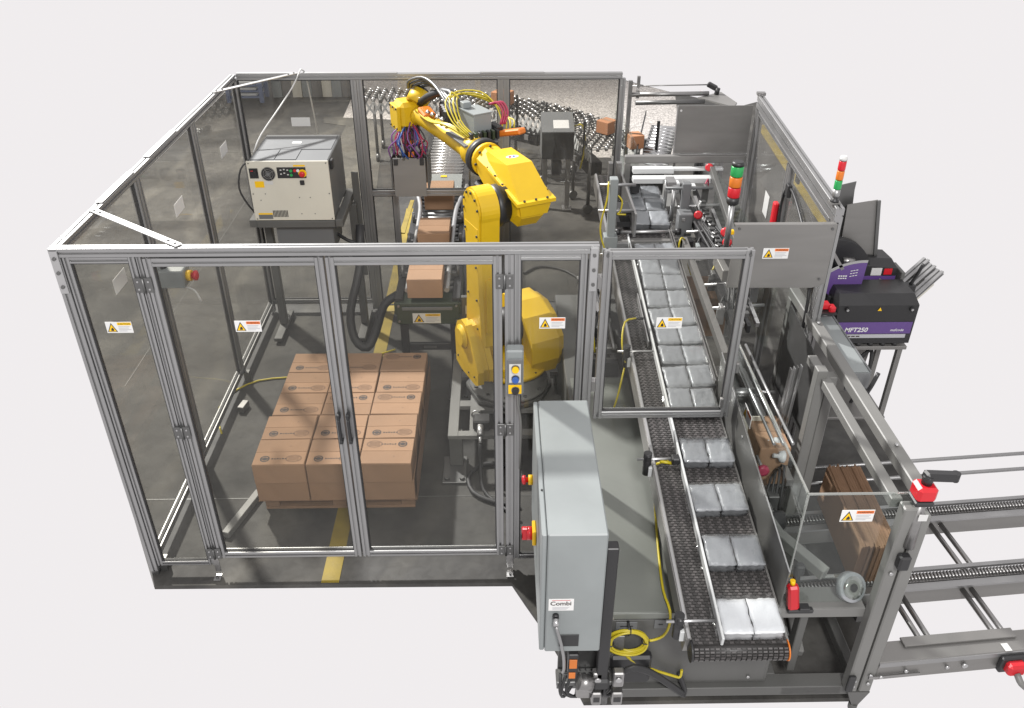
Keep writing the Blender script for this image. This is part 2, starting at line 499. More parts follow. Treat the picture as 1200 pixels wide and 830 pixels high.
def panel_frame(parent, x0, x1, z0, z1, w=.04, sign=None, y=YC, rails=(True, True), pm="pane"):
    """a framed glass leaf in the X-Z plane"""
    prof_part("stile", parent, (x0 + w / 2, y, z0), (x0 + w / 2, y, z1), w)
    prof_part("stile", parent, (x1 - w / 2, y, z0), (x1 - w / 2, y, z1), w)
    if rails[1]: prof_part("rail", parent, (x0 + w, y, z1 - w / 2), (x1 - w, y, z1 - w / 2), w)
    if rails[0]: prof_part("rail", parent, (x0 + w, y, z0 + w / 2), (x1 - w, y, z0 + w / 2), w)
    one("pane", parent, lambda b: b.box(x0 + w - .006, x1 - w + .006, y - .003, y + .003, z0 + w - .006, z1 - w + .006), pm)
    def gasket(b):
        g = .006
        b.box(x0 + w, x0 + w + g, y - .008, y + .008, z0 + w, z1 - w); b.box(x1 - w - g, x1 - w, y - .008, y + .008, z0 + w, z1 - w)
        b.box(x0 + w + g, x1 - w - g, y - .008, y + .008, z0 + w, z0 + w + g); b.box(x0 + w + g, x1 - w - g, y - .008, y + .008, z1 - w - g, z1 - w)
    one("gasket", parent, gasket, "rubber")
    if sign:
        sx, sz, k = sign
        one("warning_label", parent, lambda b: warn_sign(b, (sx, y - .0035, sz), X, Z, .128, .062, k))
prof_part("post", fence, (.0225, YC, .03), (.0225, YC, HT - .046))
prof_part("top_rail", fence, (0, YC, HT - .0225), (2.557, YC, HT - .0225))
fx = one("fixed_panel", fence, lambda b: b.box(.046, .049, .01, .034, .08, 2.08), "rubber")
panel_frame(fx, .049, .385, .07, 2.083, .032, (.155, 1.668, "CAUTION"))
dl = one("door", fence, lambda b: b.box(.5, 1.1, .012, .03, 2.0765, 2.0795), "rubber", label="door nearest the corner post, with its hinges on the left")
panel_frame(dl, .42, 1.262, .13, 2.076, .042, (.785, 1.668, "WARNING"))
dr = one("door", fence, lambda b: b.box(1.4, 2.0, .012, .03, 2.0765, 2.0795), "rubber", label="door whose hinges sit on the post by the grey push button box")
panel_frame(dr, 1.27, 2.10, .13, 2.076, .042)
prof_part("post", fence, (.4, YC, .12), (.4, YC, HT - .046), .024)
prof_part("post", fence, (2.135, YC, .05), (2.135, YC, HT - .046))
for x, zs in ((.402, (1.94, 1.06, .17)), (2.112, (1.945, 1.06, .17))):
    for z in zs: hinge(fence, x, z)
fx2 = one("fixed_panel", fence, lambda b: b.box(2.5065, 2.5095, .01, .034, .2, 2.05), "rubber")
panel_frame(fx2, 2.158, 2.506, .09, 2.083, .032, (2.283, 1.672, "WARNING"))
prof_part("post", fence, (2.5345, YC, .05), (2.5345, YC, HT - .046))
def handle(par, x):
    def f(b):
        b.beam((x, -.033, 1.02), (x, -.033, 1.155), .016, .016, .005)
        b.box(x - .009, x + .009, -.04, -.0005, 1.155, 1.19, .004); b.box(x - .009, x + .009, -.04, -.0005, 1.0, 1.02, .003)
    one("handle", par, f, "black")
handle(dl, 1.241); handle(dr, 1.291)
def bolt_plate(b, x0, x1, z0, z1, n):
    b.use("alu_bright").box(x0, x1, -.008, -.0005, z0, z1, .002)
    b.use("steel_dark")
    for i in range(n):
        z = z0 + (z1 - z0) * (i + .5) / n
        b.cyl(((x0 + x1) / 2, -.014, z), ((x0 + x1) / 2, -.007, z), .009, 8)
one("corner_plate", fence, lambda b: bolt_plate(b, .003, .042, 1.90, 2.12, 3))
one("corner_plate", fence, lambda b: bolt_plate(b, 2.516, 2.553, 1.89, 2.12, 3))
def foot(b, x):
    b.use("steel"); b.box(x - .016, x + .016, -.0045, -.0006, .03, .2); b.box(x - .016, x + .016, -.055, -.0006, .001, .006)
    b.use("alu_bright").box(x - .02, x + .02, -.06, -.02, .0062, .01)
    b.use("steel_dark").cyl((x, -.04, .01), (x, -.04, .02), .008, 8)
for x in (.403, 2.135): one("foot_bracket", fence, lambda b: foot(b, x))
one("foot", fence, lambda b: (b.box(.002, .044, .002, .044, 0.001, .03)), "steel_dark")
one("foot", fence, lambda b: (b.box(2.514, 2.555, .002, .044, 0.001, .05)), "steel_dark")

# side wall (along X = 0)
side = thing("safety_fence", "long clear side wall of the robot cell running back from the corner post", "safety fence", (0, .05, 0), group="clear panel fence walls round the robot cell")
DB = 3.17
prof_part("top_rail", side, (YC, .046, HT - .0225), (YC, DB - .001, HT - .0225))
prof_part("bottom_rail", side, (YC, .046, .1), (YC, DB - .001, .1))
for y in (1.02, 2.06):
    prof_part("post", side, (YC, y - .021, .1225), (YC, y - .021, HT - .046), .04)
    prof_part("post", side, (YC, y + .021, .1225), (YC, y + .021, HT - .046), .04)
prof_part("post", side, (YC, DB + .0, .02), (YC, DB + .0, HT - .046))
for a, b_ in ((.046, .978), (1.062, 2.018), (2.102, 3.146)):
    one("pane", side, lambda b: b.box(YC - .003, YC + .003, a, b_, .1235, HT - .0465), "pane_sheen_dust")
    def gk(b):
        for y in (a + .003, b_ - .003): b.box(YC - .009, YC + .009, y - .004, y + .004, .1235, HT - .047)
        b.box(YC - .009, YC + .009, a + .008, b_ - .008, .1232, .131); b.box(YC - .009, YC + .009, a + .008, b_ - .008, HT - .054, HT - .0465)
    one("gasket", side, gk, "rubber")
for y, z in ((.475, 1.655), (1.50, 1.665), (2.57, 1.68)):
    one("sticker_back", side, lambda b: b.box(YC + .0035, YC + .005, y - .02, y + .145, z - .01, z + .075), "sign_white")
for y in (2.04, .03): one("foot", side, lambda b: b.box(.0465, .0865, y, y + .05, .001, .09), "steel_dark")
for ya, yb in ((.55, 1.0), (1.25, 1.75)):      # cover strips clipped on the rail
    one("cover_strip", side, lambda b: b.box(.004, .041, ya, yb, HT + .0006, HT + .008), "alu")
def strut(b, p0, p1, m):
    b.use(m).beam(p0, p1, .038, .005); b.use("steel_dark")
    d = (Vector(p1) - Vector(p0)).normalized()
    for t in (.03, .08):
        for p in (Vector(p0) + d * t, Vector(p1) - d * t): b.cyl(p + Z * .002, p + Z * .009, .007, 8)
one("corner_brace", side, lambda b: strut(b, (.02, .46, HT + .006), (.60, .02, HT + .006), "white"))
one("corner_brace", side, lambda b: strut(b, (.02, 2.64, HT + .006), (.52, 3.19, HT + .006), "alu_bright"))

# rear wall (along Y = 3.17)
rear = thing("safety_fence", "rear clear wall of the robot cell, with an opening where the case conveyor comes in", "safety fence", (0, DB, 0), group="clear panel fence walls round the robot cell")
yb_ = DB + YC
prof_part("top_rail", rear, (.046, yb_, HT - .0225), (3.07, yb_, HT - .0225))
for x in (.955, 1.001, 2.11, 2.156): prof_part("post", rear, (x, yb_, .03), (x, yb_, HT - .046))
prof_part("post", rear, (3.075, yb_, .03), (3.075, yb_, HT - .046))
prof_part("bottom_rail", rear, (.046, yb_, .11), (.932, yb_, .11))
prof_part("cross_rail", rear, (1.025, yb_, 1.145), (2.086, yb_, 1.145), .05)
prof_part("short_post", rear, (1.215, yb_, .03), (1.215, yb_, 1.118))
for x0, x1, z0, z1 in ((.046, .932, .134, HT - .0465), (1.024, 2.087, 1.171, HT - .0465), (1.024, 1.192, .06, 1.118), (2.179, 3.052, .08, HT - .0465)):
    one("pane", rear, lambda b: b.box(x0, x1, yb_ - .003, yb_ + .003, z0, z1), "pane_sheen_dust")
    def gk(b):
        for x in (x0 + .004, x1 - .004): b.box(x - .004, x + .004, yb_ - .009, yb_ + .009, z0, z1)
        b.box(x0 + .008, x1 - .008, yb_ - .009, yb_ + .009, z0, z0 + .007); b.box(x0 + .008, x1 - .008, yb_ - .009, yb_ + .009, z1 - .007, z1)
    one("gasket", rear, gk, "rubber")
one("sticker_back", rear, lambda b: b.box(.425, .575, yb_ - .006, yb_ - .0045, 1.715, 1.785), "white")
for xa, xb in ((.05, .5), (.55, 1.3), (1.95, 2.45)):
    one("cover_strip", rear, lambda b: b.box(xa, xb, DB + .004, DB + .041, HT + .0006, HT + .007), "alu_bright")

# ------------------------------------------------------------------ push button box on the door post
t = thing("push_button_box", "grey box with a yellow, a blue and a black button on the door post", "push button box", (2.16, -.03, 1.45))
one("box", t, lambda b: b.box(2.116, 2.204, -.075, -.0075, 1.335, 1.60, .008), "cabinet_grey")
one("lid", t, lambda b: b.box(2.121, 2.199, -.085, -.0755, 1.343, 1.555, .004), "ctrl_grey")
one("legend_plate", t, lambda b: (b.box(2.132, 2.19, -.0875, -.0855, 1.42, 1.53), ), "white")
for z, c in ((1.505, "sign_yellow"), (1.445, "blue"), (1.375, "black")):
    def f(b):
        b.use("steel").cyl((2.163, -.0856, z), (2.163, -.092, z), .021, 16); b.use(c).cyl((2.163, -.092, z), (2.163, -.108, z), .017, 16)
    one("button", t, f)
one("warning_plate", t, lambda b: b.box(2.128, 2.194, -.0872, -.0855, 1.352, 1.405), "sign_yellow")
one("cable", t, lambda b: b.tube([(2.175, -.04, 1.335), (2.178, -.035, 1.25), (2.195, -.02, 1.1), (2.19, -.012, .8)], .006), "paint_grey")

# emergency stop box on the side wall
t = thing("emergency_stop_box", "small grey box with a red stop button hung inside the side fence", "stop button box", (.13, .8, 1.57))
one("box", t, lambda b: b.box(.088, .262, .80, .92, 1.50, 1.61, .006), "cabinet_grey")
one("knob", t, lambda b: (b.cyl((.14, .85, 1.61), (.14, .85, 1.63), .018, 12), b.box(.132, .148, .825, .875, 1.63, 1.655, .004)), "black")
one("button_collar", t, lambda b: b.cyl((.262, .86, 1.555), (.29, .86, 1.555), .032, 16), "sign_yellow")
one("button", t, lambda b: b.lathe((.29, .86, 1.555), X, [(0, .018), (.012, .018), (.014, .03), (.03, .03), (.036, .018)]), "red")
one("hanger", t, lambda b: b.box(.046, .088, .83, .89, 1.535, 1.575), "steel")
one("cable", t, lambda b: b.tube([(.25, .83, 1.50), (.30, .83, 1.47), (.325, .83, 1.40)], .005), "white")

# ------------------------------------------------------------------ palletised cartons
t = thing("pallet", "brown wooden pallet under the stacked cardboard boxes", "pallet", (1.04, 1.14, 0))
for y in (.56, .76, .96, 1.16, 1.36, 1.56, 1.72):
    one("deck_board", t, lambda b: b.box(.555, 1.525, y, y + .11, .098, .116, .003), "pallet_wood")
for x in (.555, .99, 1.435):
    one("stringer", t, lambda b: b.box(x, x + .09, .56, 1.83, .02, .0975, .003), "pallet_wood")
for y in (.56, 1.16, 1.72): one("bottom_board", t, lambda b: b.box(.555, 1.525, y, y + .1, .001, .0195, .002), "pallet_wood")
one("slip_sheet", t, lambda b: (b.box(.535, 1.548, .505, 1.80, .1165, .119), b.quad((1.549, .5, .10), (1.549, 1.81, .10), (1.557, 1.81, .36), (1.555, .5, .33))), "cardboard_dark")

def carton(w, d, h, flip=1, printed=True, name="cardboard_box"):
    b = MB("cardboard"); b.box(-w / 2, w / 2, -d / 2, d / 2, 0, h - .003, .004)
    root = b.build(name)
    for s_ in (-1, 1):
        one("flap", root, lambda b: b.box(-w / 2 + .003, w / 2 - .003, .0012 if s_ > 0 else -d / 2 + .003, d / 2 - .003 if s_ > 0 else -.0012, h - .0028, h, .0012), "cardboard")
    if printed:
        def pr(b):
            b.use("ink"); z = h + .0008; y0 = -d * .27 * flip
            def ring(cx, cy, r0, r1, sx=1.0, n=20):
                for i in range(n):
                    a, c_ = 2 * math.pi * i / n, 2 * math.pi * (i + 1) / n
                    b.quad(*[(cx + q * math.cos(t_) * sx, cy + q * math.sin(t_), z) for q, t_ in ((r0, a), (r1, a), (r1, c_), (r0, c_))])
            cx = -w * .28 * flip
            ring(cx, y0, .021, .030); ring(cx, y0, .006, .016, n=10)
            b.box(cx - .022, cx + .022, y0 - .005, y0 + .005, z, z + .0002)
            for i in range(6):
                x = (-.05 + i * .0165) * flip
                b.box(min(x, x + .011 * flip), max(x, x + .011 * flip), y0 - .006, y0 + .006 - (i % 2) * .003, z, z + .0002)
            b.use("ink_faint"); ring(w * .27 * flip, y0, .029, .034, 1.5)
            for i in range(4): b.box(w * .27 * flip - .034, w * .27 * flip + .034, y0 - .018 + i * .011, y0 - .014 + i * .011, z, z + .0002)
            b.use("ink"); b.box(.045, .051, d * .22 * flip - .003, d * .22 * flip + .003, z, z + .0002)
        one("printed_mark", root, pr)
    remember(root)
    return root
BW, BD, BH = .333, .26, .155
protos = {1: carton(BW - .007, BD - .006, BH - .002, 1), -1: carton(BW - .007, BD - .006, BH - .002, -1)}
used = {1: False, -1: False}
def put_box(x, y, z, flip, label, group, rz=0.0):
    p = protos[flip]
    o = p if not used[flip] else copy_tree(p)
    used[flip] = True
    o.location = (x, y, z); o.rotation_euler = (0, 0, rz)
    tag(o, label, "cardboard box", group)
    return o
rowname = ["front row", "second row from the front", "middle row", "fourth row from the front", "back row"]
colname = ["left column", "middle column", "right column"]
rnd = random.Random(4)
flips = {(2, 0): -1, (2, 2): -1, (1, 2): -1, (0, 2): 1}
flips = {(0, 2): -1, (2, 2): -1, (2, 1): -1, (4, 2): -1}
ZB = .1195
for lay in (0, 1):
    for r in range(5):
        for c in range(3):
            if lay == 0 and not (r == 0 or c == 2): continue
            sh = .012 if lay == 0 else 0
            x = .545 + BW * (c + .5) + rnd.uniform(-.005, .005) + (.0 if lay else .004) + (-.012 if r < 2 else .0) + (.01 if c == 0 and r > 2 else 0)
            y = .49 + BD * (r + .5) + rnd.uniform(-.002, .002) + sh
            z = ZB + lay * (BH - .001)
            lab = ("printed brown box topping the pallet stack, %s, %s" % (rowname[r], colname[c])) if lay else \
                  ("plain brown box, pallet stack bottom layer, %s, %s" % (rowname[r], colname[c]))
            put_box(x, y, z, flips.get((r, c), 1), lab, "cardboard boxes stacked on the pallet", rnd.uniform(-.018, .018))
# ------------------------------------------------------------------ robot controller on its stand
t = thing("controller_stand", "dark steel stand under the cream robot controller", "stand", (.53, 2.75, 0))
one("top_frame", t, lambda b: (b.beam((.22, 2.41, 1.205), (.22, 3.06, 1.205), .06, .06, .004), b.beam((.87, 2.41, 1.205), (.87, 3.06, 1.205), .06, .06, .004),
    b.beam((.25, 2.42, 1.205), (.84, 2.42, 1.205), .05, .055, .004), b.beam((.25, 3.04, 1.205), (.84, 3.04, 1.205), .05, .055, .004)), "paint_dgrey")
for x in (.19, .90):
    one("leg", t, lambda b: b.box(x - .03, x + .03, 2.86, 2.92, .058, 1.174, .004), "paint_dgrey")
    one("foot", t, lambda b: (b.box(x - .035, x + .035, 2.62, 3.12, .025, .057, .004), b.cyl((x, 2.66, .001), (x, 2.66, .025), .02, 10), b.cyl((x, 3.08, .001), (x, 3.08, .025), .02, 10)), "steel_dark")
one("upright_plate", t, lambda b: b.box(.905, .96, 2.93, 2.945, .5, 1.42, .002), "paint_dgrey")
one("transformer_box", t, lambda b: b.box(.36, .80, 2.5, 2.85, .93, 1.17, .006), "ctrl_grey")
t = thing("robot_controller", "cream fronted grey robot controller cabinet with round fan and button panel", "controller", (.53, 2.7, 1.236))
x0, x1, y0, z0, z1 = .243, .842, 2.4, 1.2365, 1.70
one("cabinet", t, lambda b: b.box(x0 + .008, x1 - .004, y0 + .013, 3.03, z0, z1 - .004, .008), "ctrl_grey")
fp = one("front_panel", t, lambda b: b.box(x0, x1, y0, y0 + .0125, z0, z1, .004), "ctrl_cream")
one("top_cover", t, lambda b: (b.box(x0 + .02, .44, 2.44, 2.66, z1 - .0035, z1 + .001), b.box(.447, .60, 2.44, 2.66, z1 - .0035, z1 + .001), b.box(x0 + .02, x1 - .02, 2.668, 3.0, z1 - .0035, z1 + .001)), "ctrl_grey")
one("top_label", t, lambda b: b.box(.50, .57, 2.80, 2.84, z1 + .0012, z1 + .002), "white")
def fan(b):
    c = (.395, y0 - .001, 1.605)
    b.use("black").cyl((c[0], y0 - .0035, c[2]), (c[0], y0 - .0005, c[2]), .052, 24)
    b.use("steel")
    for r in (.05, .036, .022):
        for i in range(20):
            a, a2 = 2 * math.pi * i / 20, 2 * math.pi * (i + 1) / 20
            b.beam((c[0] + r * math.cos(a), y0 - .006, c[2] + r * math.sin(a)), (c[0] + r * math.cos(a2), y0 - .006, c[2] + r * math.sin(a2)), .003, .003)
    for a in (.5, 2.07, 3.64, 5.2): b.beam((c[0], y0 - .006, c[2]), (c[0] + .052 * math.cos(a), y0 - .006, c[2] + .052 * math.sin(a)), .005, .003)
    b.use("ctrl_grey").cyl((c[0], y0 - .009, c[2]), (c[0], y0 - .004, c[2]), .015, 12)
one("fan", t, fan)
def rot(b):
    b.use("black").box(.258, .322, y0 - .006, y0 - .0005, 1.572, 1.648, .002)
    b.use("black_gloss").cyl((.292, y0 - .006, 1.612), (.292, y0 - .02, 1.612), .024, 18)
    b.use("red").box(.274, .292, y0 - .0225, y0 - .0203, 1.632, 1.637)
one("rotary_switch", t, rot)
def pan(b):
    b.use("black").box(.462, .672, y0 - .005, y0 - .0005, 1.572, 1.655, .002)
    b.use("white")
    for x, z in ((.49, 1.635), (.515, 1.64), (.49, 1.605), (.515, 1.612), (.54, 1.635), (.54, 1.6)): b.box(x - .006, x + .006, y0 - .0075, y0 - .0052, z - .004, z + .004)
    for x, z, c in ((.565, 1.63, "green"), (.594, 1.632, "red"), (.617, 1.632, "sign_white"), (.565, 1.598, "green")):
        b.use(c).cyl((x, y0 - .005, z), (x, y0 - .014, z), .011, 12)
one("button_panel", t, pan)
def es(b):
    b.use("sign_yellow").cyl((.648, y0 - .005, 1.61), (.648, y0 - .012, 1.61), .03, 18)
    b.use("red").lathe((.648, y0 - .012, 1.61), -Y, [(0, .014), (.01, .014), (.012, .021), (.026, .021), (.03, .012)])
one("stop_button", t, es)
one("yellow_label", t, lambda b: b.box(.285, .352, y0 - .002, y0 - .0005, 1.50, 1.548), "sign_yellow")
one("yellow_label", t, lambda b: (b.box(.585, .67, y0 - .002, y0 - .0005, 1.66, 1.672), ), "sign_yellow")
one("white_label", t, lambda b: b.box(.36, .42, y0 - .002, y0 - .0005, 1.523, 1.55), "white")
def vent(b):
    for i in range(11): b.box(.385 + i * .0105, .391 + i * .0105, y0 - .002, y0 - .0004, 1.265, 1.318)
one("vent", t, vent, "black")
one("rating_plate", t, lambda b: (b.use("sign_yellow").box(.275, .38, y0 - .002, y0 - .0005, 1.285, 1.297), b.use("ctrl_grey").box(.275, .38, y0 - .002, y0 - .0005, 1.25, 1.283)), "white")
one("socket", t, lambda b: b.box(.62, .652, y0 - .012, y0 - .0005, 1.52, 1.555, .003), "black")
one("latch", t, lambda b: b.box(.839, .86, 2.47, 2.53, 1.61, 1.68, .004), "black")
def scr(b):
    for x in (.26, .825):
        for z in (1.25, 1.45, 1.685): b.cyl((x, y0 - .003, z), (x, y0 - .0005, z), .005, 8)
    for x, z in ((.31, 1.40), (.35, 1.45), (.60, 1.42), (.68, 1.42), (.60, 1.29), (.70, 1.29)): b.cyl((x, y0 - .003, z), (x, y0 - .0005, z), .004, 8)
one("screws", t, scr, "steel_dark")
t = tag(MB("white").tube([(.245, 2.62, 1.69), (.30, 2.72, 1.80), (.42, 2.9, 1.95), (.50, 3.08, 2.06), (.545, 3.19, 2.15), (.56, 3.2, 2.155), (.575, 3.24, 2.10), (.60, 3.25, 1.8), (.62, 3.25, 1.5)], .0055).build("cable"), "white cable looping from the controller up over the rear fence rail", "cable")
t = tag(MB("rubber").tube([(.245, 2.5, 1.68), (.18, 2.46, 1.62), (.15, 2.44, 1.48), (.19, 2.45, 1.35), (.245, 2.50, 1.22)], .007).build("cable"), "thin dark cable hanging down the left side of the controller", "cable")
t = tag(MB("rubber").tube([(1.28, 2.35, .62), (1.17, 2.3, .55), (1.10, 2.22, .36), (1.03, 2.15, .25), (.93, 2.2, .30), (.90, 2.3, .50), (.98, 2.45, .80), (.99, 2.62, 1.1)], .035, 10).build("conduit"), "thick black conduit looping down beside the green conveyor end", "conduit")
t = tag(MB("rubber").tube([(.70, 2.9, 1.0), (.76, 2.7, 1.02), (.88, 2.6, .98), (.97, 2.6, .95)], .014).build("cable"), "short black cable arching to the thick conduit", "cable")
t = tag(MB("cable_yellow").tube([(.05, 1.35, .02), (-.05, 1.6, .01), (-.03, 1.85, .01), (.15, 2.05, .01), (.5, 2.12, .01), (.85, 2.3, .01), (1.2, 2.5, .012)], .007).build("cable"), "thin yellow cable lying across the cell floor behind the pallet", "cable")
t = tag(MB("paint_grey").beam((.36, .30, .024), (.48, .70, .024), .05, .045, .004).build("floor_rail"), "short grey steel angle bolted to the floor beside the pallet", "floor stop")
t = tag(MB("steel").beam((.12, 1.62, .03), (.14, 1.72, .03), .05, .05, .004).build("floor_bracket"), "small metal bracket on the floor at the foot of the side fence", "bracket")

# ------------------------------------------------------------------ pedestal plate under the robot
t = thing("robot_pedestal", "grey slotted steel plate table bolted under the yellow robot", "pedestal", (2.15, 1.4, 0))
PZ = .30
def plate(b):
    X0, X1, Y0, Y1 = 1.73, 2.62, .93, 2.05
    xs = [X0, 1.80, 1.875, 2.46, 2.53, X1]
    b.box(X0, xs[1], Y0, Y1, PZ - .03, PZ, .003); b.box(xs[1], xs[2], Y0, .985, PZ - .03, PZ); b.box(xs[1], xs[2], 1.27, 1.34, PZ - .03, PZ); b.box(xs[1], xs[2], 1.64, 1.72, PZ - .03, PZ); b.box(xs[1], xs[2], 1.97, Y1, PZ - .03, PZ)
    b.box(xs[2], 1.945, Y0, Y1, PZ - .03, PZ); b.box(1.945, 2.38, Y0, 1.0, PZ - .03, PZ); b.box(1.945, 2.38, 1.22, Y1, PZ - .03, PZ); b.box(2.38, xs[3], Y0, Y1, PZ - .03, PZ)
    b.box(xs[3], xs[4], Y0, 1.0, PZ - .03, PZ); b.box(xs[3], xs[4], 1.3, 1.4, PZ - .03, PZ); b.box(xs[3], xs[4], 1.7, Y1, PZ - .03, PZ); b.box(xs[4], X1, Y0, Y1, PZ - .03, PZ)
one("top_plate", t, plate, "paint_grey")
for x, y in ((1.78, 1.0), (2.56, 1.0), (1.78, 1.97), (2.56, 1.97)):
    one("leg", t, lambda b: (b.box(x - .045, x + .045, y - .045, y + .045, .02, PZ - .0305, .003)), "paint_dgrey")
    one("foot_plate", t, lambda b: (b.box(x - .09, x + .07, y - .22, y + .06, .001, .0195, .002), b.cyl((x - .06, y - .18, .0195), (x - .06, y - .18, .035), .018, 8), b.cyl((x + .04, y - .18, .0195), (x + .04, y - .18, .035), .018, 8)), "steel_dark")
one("mounting_plate", t, lambda b: b.cyl((2.15, 1.5, PZ + .0005), (2.15, 1.5, PZ + .05), .31, 8), "paint_dgrey")
one("eye_bolt", t, lambda b: b.tube([(1.92 + .03 * math.cos(a), 1.12, PZ + .036 + .03 * math.sin(a)) for a in [i * .6 for i in range(11)]], .007), "alu_bright")
one("connector", t, lambda b: (b.use("black").box(1.90, 2.02, .98, 1.08, PZ + .0005, PZ + .08, .01), b.use("alu_bright").cyl((1.95, .975, PZ + .05), (1.95, .90, PZ + .02), .022, 12), b.cyl((1.95, .90, PZ + .02), (1.95, .86, PZ - .01), .012, 10)), "black")
t = tag(MB("rubber").tube([(1.95, .86, .29), (1.95, .83, .12), (1.97, .70, .02), (2.08, .55, .02), (2.2, .42, .02)], .012).build("cable"), "black cable dropping from the robot plate connector to the floor", "cable")
t = tag(MB("rubber").tube([(2.13, .95, .02), (1.98, .97, .02), (1.87, .85, .02), (1.90, .68, .02), (2.05, .58, .02), (2.2, .55, .02)], .016).build("cable"), "thick black cable curled on the floor in front of the robot plate", "cable")

# ------------------------------------------------------------------ robot
rb = thing("industrial_robot", "yellow articulated palletising robot reaching back over the conveyor", "robot", (2.15, 1.5, 0), R(25), local=True)
def disc_poly(cx, cz, r, n=16, a0=0, a1=360):
    return [(cx + r * math.cos(R(a0 + (a1 - a0) * i / (n if a1 - a0 == 360 else n - 1))), cz + r * math.sin(R(a0 + (a1 - a0) * i / (n if a1 - a0 == 360 else n - 1)))) for i in range(n)]
def bolts(b, pts, ax, r=.009, l=.008):
    for p in pts: b.cyl(p, Vector(p) + Vector(ax) * l, r, 8)
bz = PZ + .05
def base(b):
    b.use("paint_grey").lathe((0, 0, bz), Z, [(0, .285), (.03, .285), (.036, .235), (.17, .23)], 28)
    b.use("paint_dgrey"); bolts(b, [(.262 * math.cos(a), .262 * math.sin(a), bz + .03) for a in [i * math.pi / 6 for i in range(12)]], Z, .014, .012)
one("base", rb, base)
tz = bz + .19
def turret(b):
    b.use("yellow").lathe((0, 0, tz - .018), Z, [(0, .285), (.03, .285), (.035, .265), (.10, .255), (.12, .18), (.16, .14)], 32)
    b.use("black"); bolts(b, [(.27 * math.cos(R(a)), .27 * math.sin(R(a)), tz + .012) for a in range(0, 360, 24)], Z, .008, .006)
    # bearing bracket: a thick leaf shaped casting with a raised rim
    leaf = [(.14, .56), (.15, .80), (.10, .90), (.03, .945), (-.05, .935), (-.11, .88), (-.24, .66), (-.235, .56), (-.19, .535), (.05, .535)]
    b.use("yellow").prism(leaf, 'x', -.345, -.30); b.prism([(y * .93 - .003, .74 + (z - .74) * .93) for y, z in leaf], 'x', -.2995, -.26)
    b.prism([(y * .97, .74 + (z - .74) * .97) for y, z in leaf], 'x', -.2595, -.22)
    b.prism([(.05, .53), (-.19, .53), (-.235, .57), (-.235, .62), (-.10, .62), (.05, .60)], 'x', -.2195, -.12)
    b.use("black"); bolts(b, [(-.345, y, z) for y, z in ((.1, .62), (-.18, .60), (-.08, .58))], -X, .007, .006)
one("turret", rb, turret)
def hump(b):
    prof_ = [(-.27, .64), (-.26, .80), (-.13, .93), (.02, .985), (.2, .97), (.36, .86), (.40, .66), (.28, .46), (-.10, .43), (-.22, .52)]
    b.use("yellow").prism(prof_, 'x', .05, .26); b.prism([(y * .93 - .005, tz + .17 + (z - tz - .17) * .93) for y, z in prof_], 'x', .2605, .31, .06)
    b.use("black"); bolts(b, [(.305, y, z) for y, z in ((-.22, .68), (-.2, .80), (-.05, .92), (.15, .9))], X)
one("motor_housing", rb, hump)
one("shoulder_cap", rb, lambda b: b.lathe((-.346, 0, .83), -X, [(0, .085), (.012, .085), (.018, .06), (.03, .06)], 24), "yellow")
one("bearing_ring", rb, lambda b: b.cyl((-.10, 0, .83), (.05, 0, .83), .13, 24), "black")
ez = 1.735
def lower(b):
    b.use("yellow")
    sec = []
    z_ = [.70, .80, .90, 1.15, 1.45, ez - .10]
    hy = [.12, .16, .14, .12, .11, .12]; oy = [0, 0, 0, .0, .0, .0]
    rings = []
    for z, h, o in zip(z_, hy, oy):
        c_ = .02; xa, xb = -.265, -.15
        rings.append([(xa + c_, o - h, z), (xb - c_, o - h, z), (xb, o - h + c_, z), (xb, o + h - c_, z), (xb - c_, o + h, z), (xa + c_, o + h, z), (xa, o + h - c_, z), (xa, o - h + c_, z)])
    b.loft(rings)
    b.loft([[(-.235, -.10, .88), (-.165, -.10, .88), (-.165, -.155, .9), (-.235, -.155, .9)], [(-.22, -.10, 1.28), (-.18, -.10, 1.28), (-.18, -.125, 1.28), (-.22, -.125, 1.28)]])
    b.use("black"); bolts(b, [(-.265, y, z) for z in (.9, 1.12, 1.36) for y in (-.07, .07)], -X, .008)
one("lower_arm", rb, lower)
def ecap(b):
    b.use("yellow").prism(disc_poly(.0, ez, .140, 22, -20, 200) + [(-.125, ez - .2), (.125, ez - .2)], 'x', -.25, -.125)
    b.prism(disc_poly(.0, ez, .128, 22, -20, 200) + [(-.112, ez - .18), (.112, ez - .18)], 'x', -.263, -.2505)
    b.use("black"); bolts(b, [(-.263, .112 * math.cos(R(a)), ez + .112 * math.sin(R(a))) for a in range(-10, 200, 35)] + [(-.263, -.09, ez - .15), (-.263, .09, ez - .15)], -X)
one("elbow_cap", rb, ecap)
one("elbow_ring", rb, lambda b: b.lathe((-.125, 0, ez - .005), X, [(0, .115), (.005, .134), (.05, .137), (.055, .12), (.11, .12)], 28), "black")
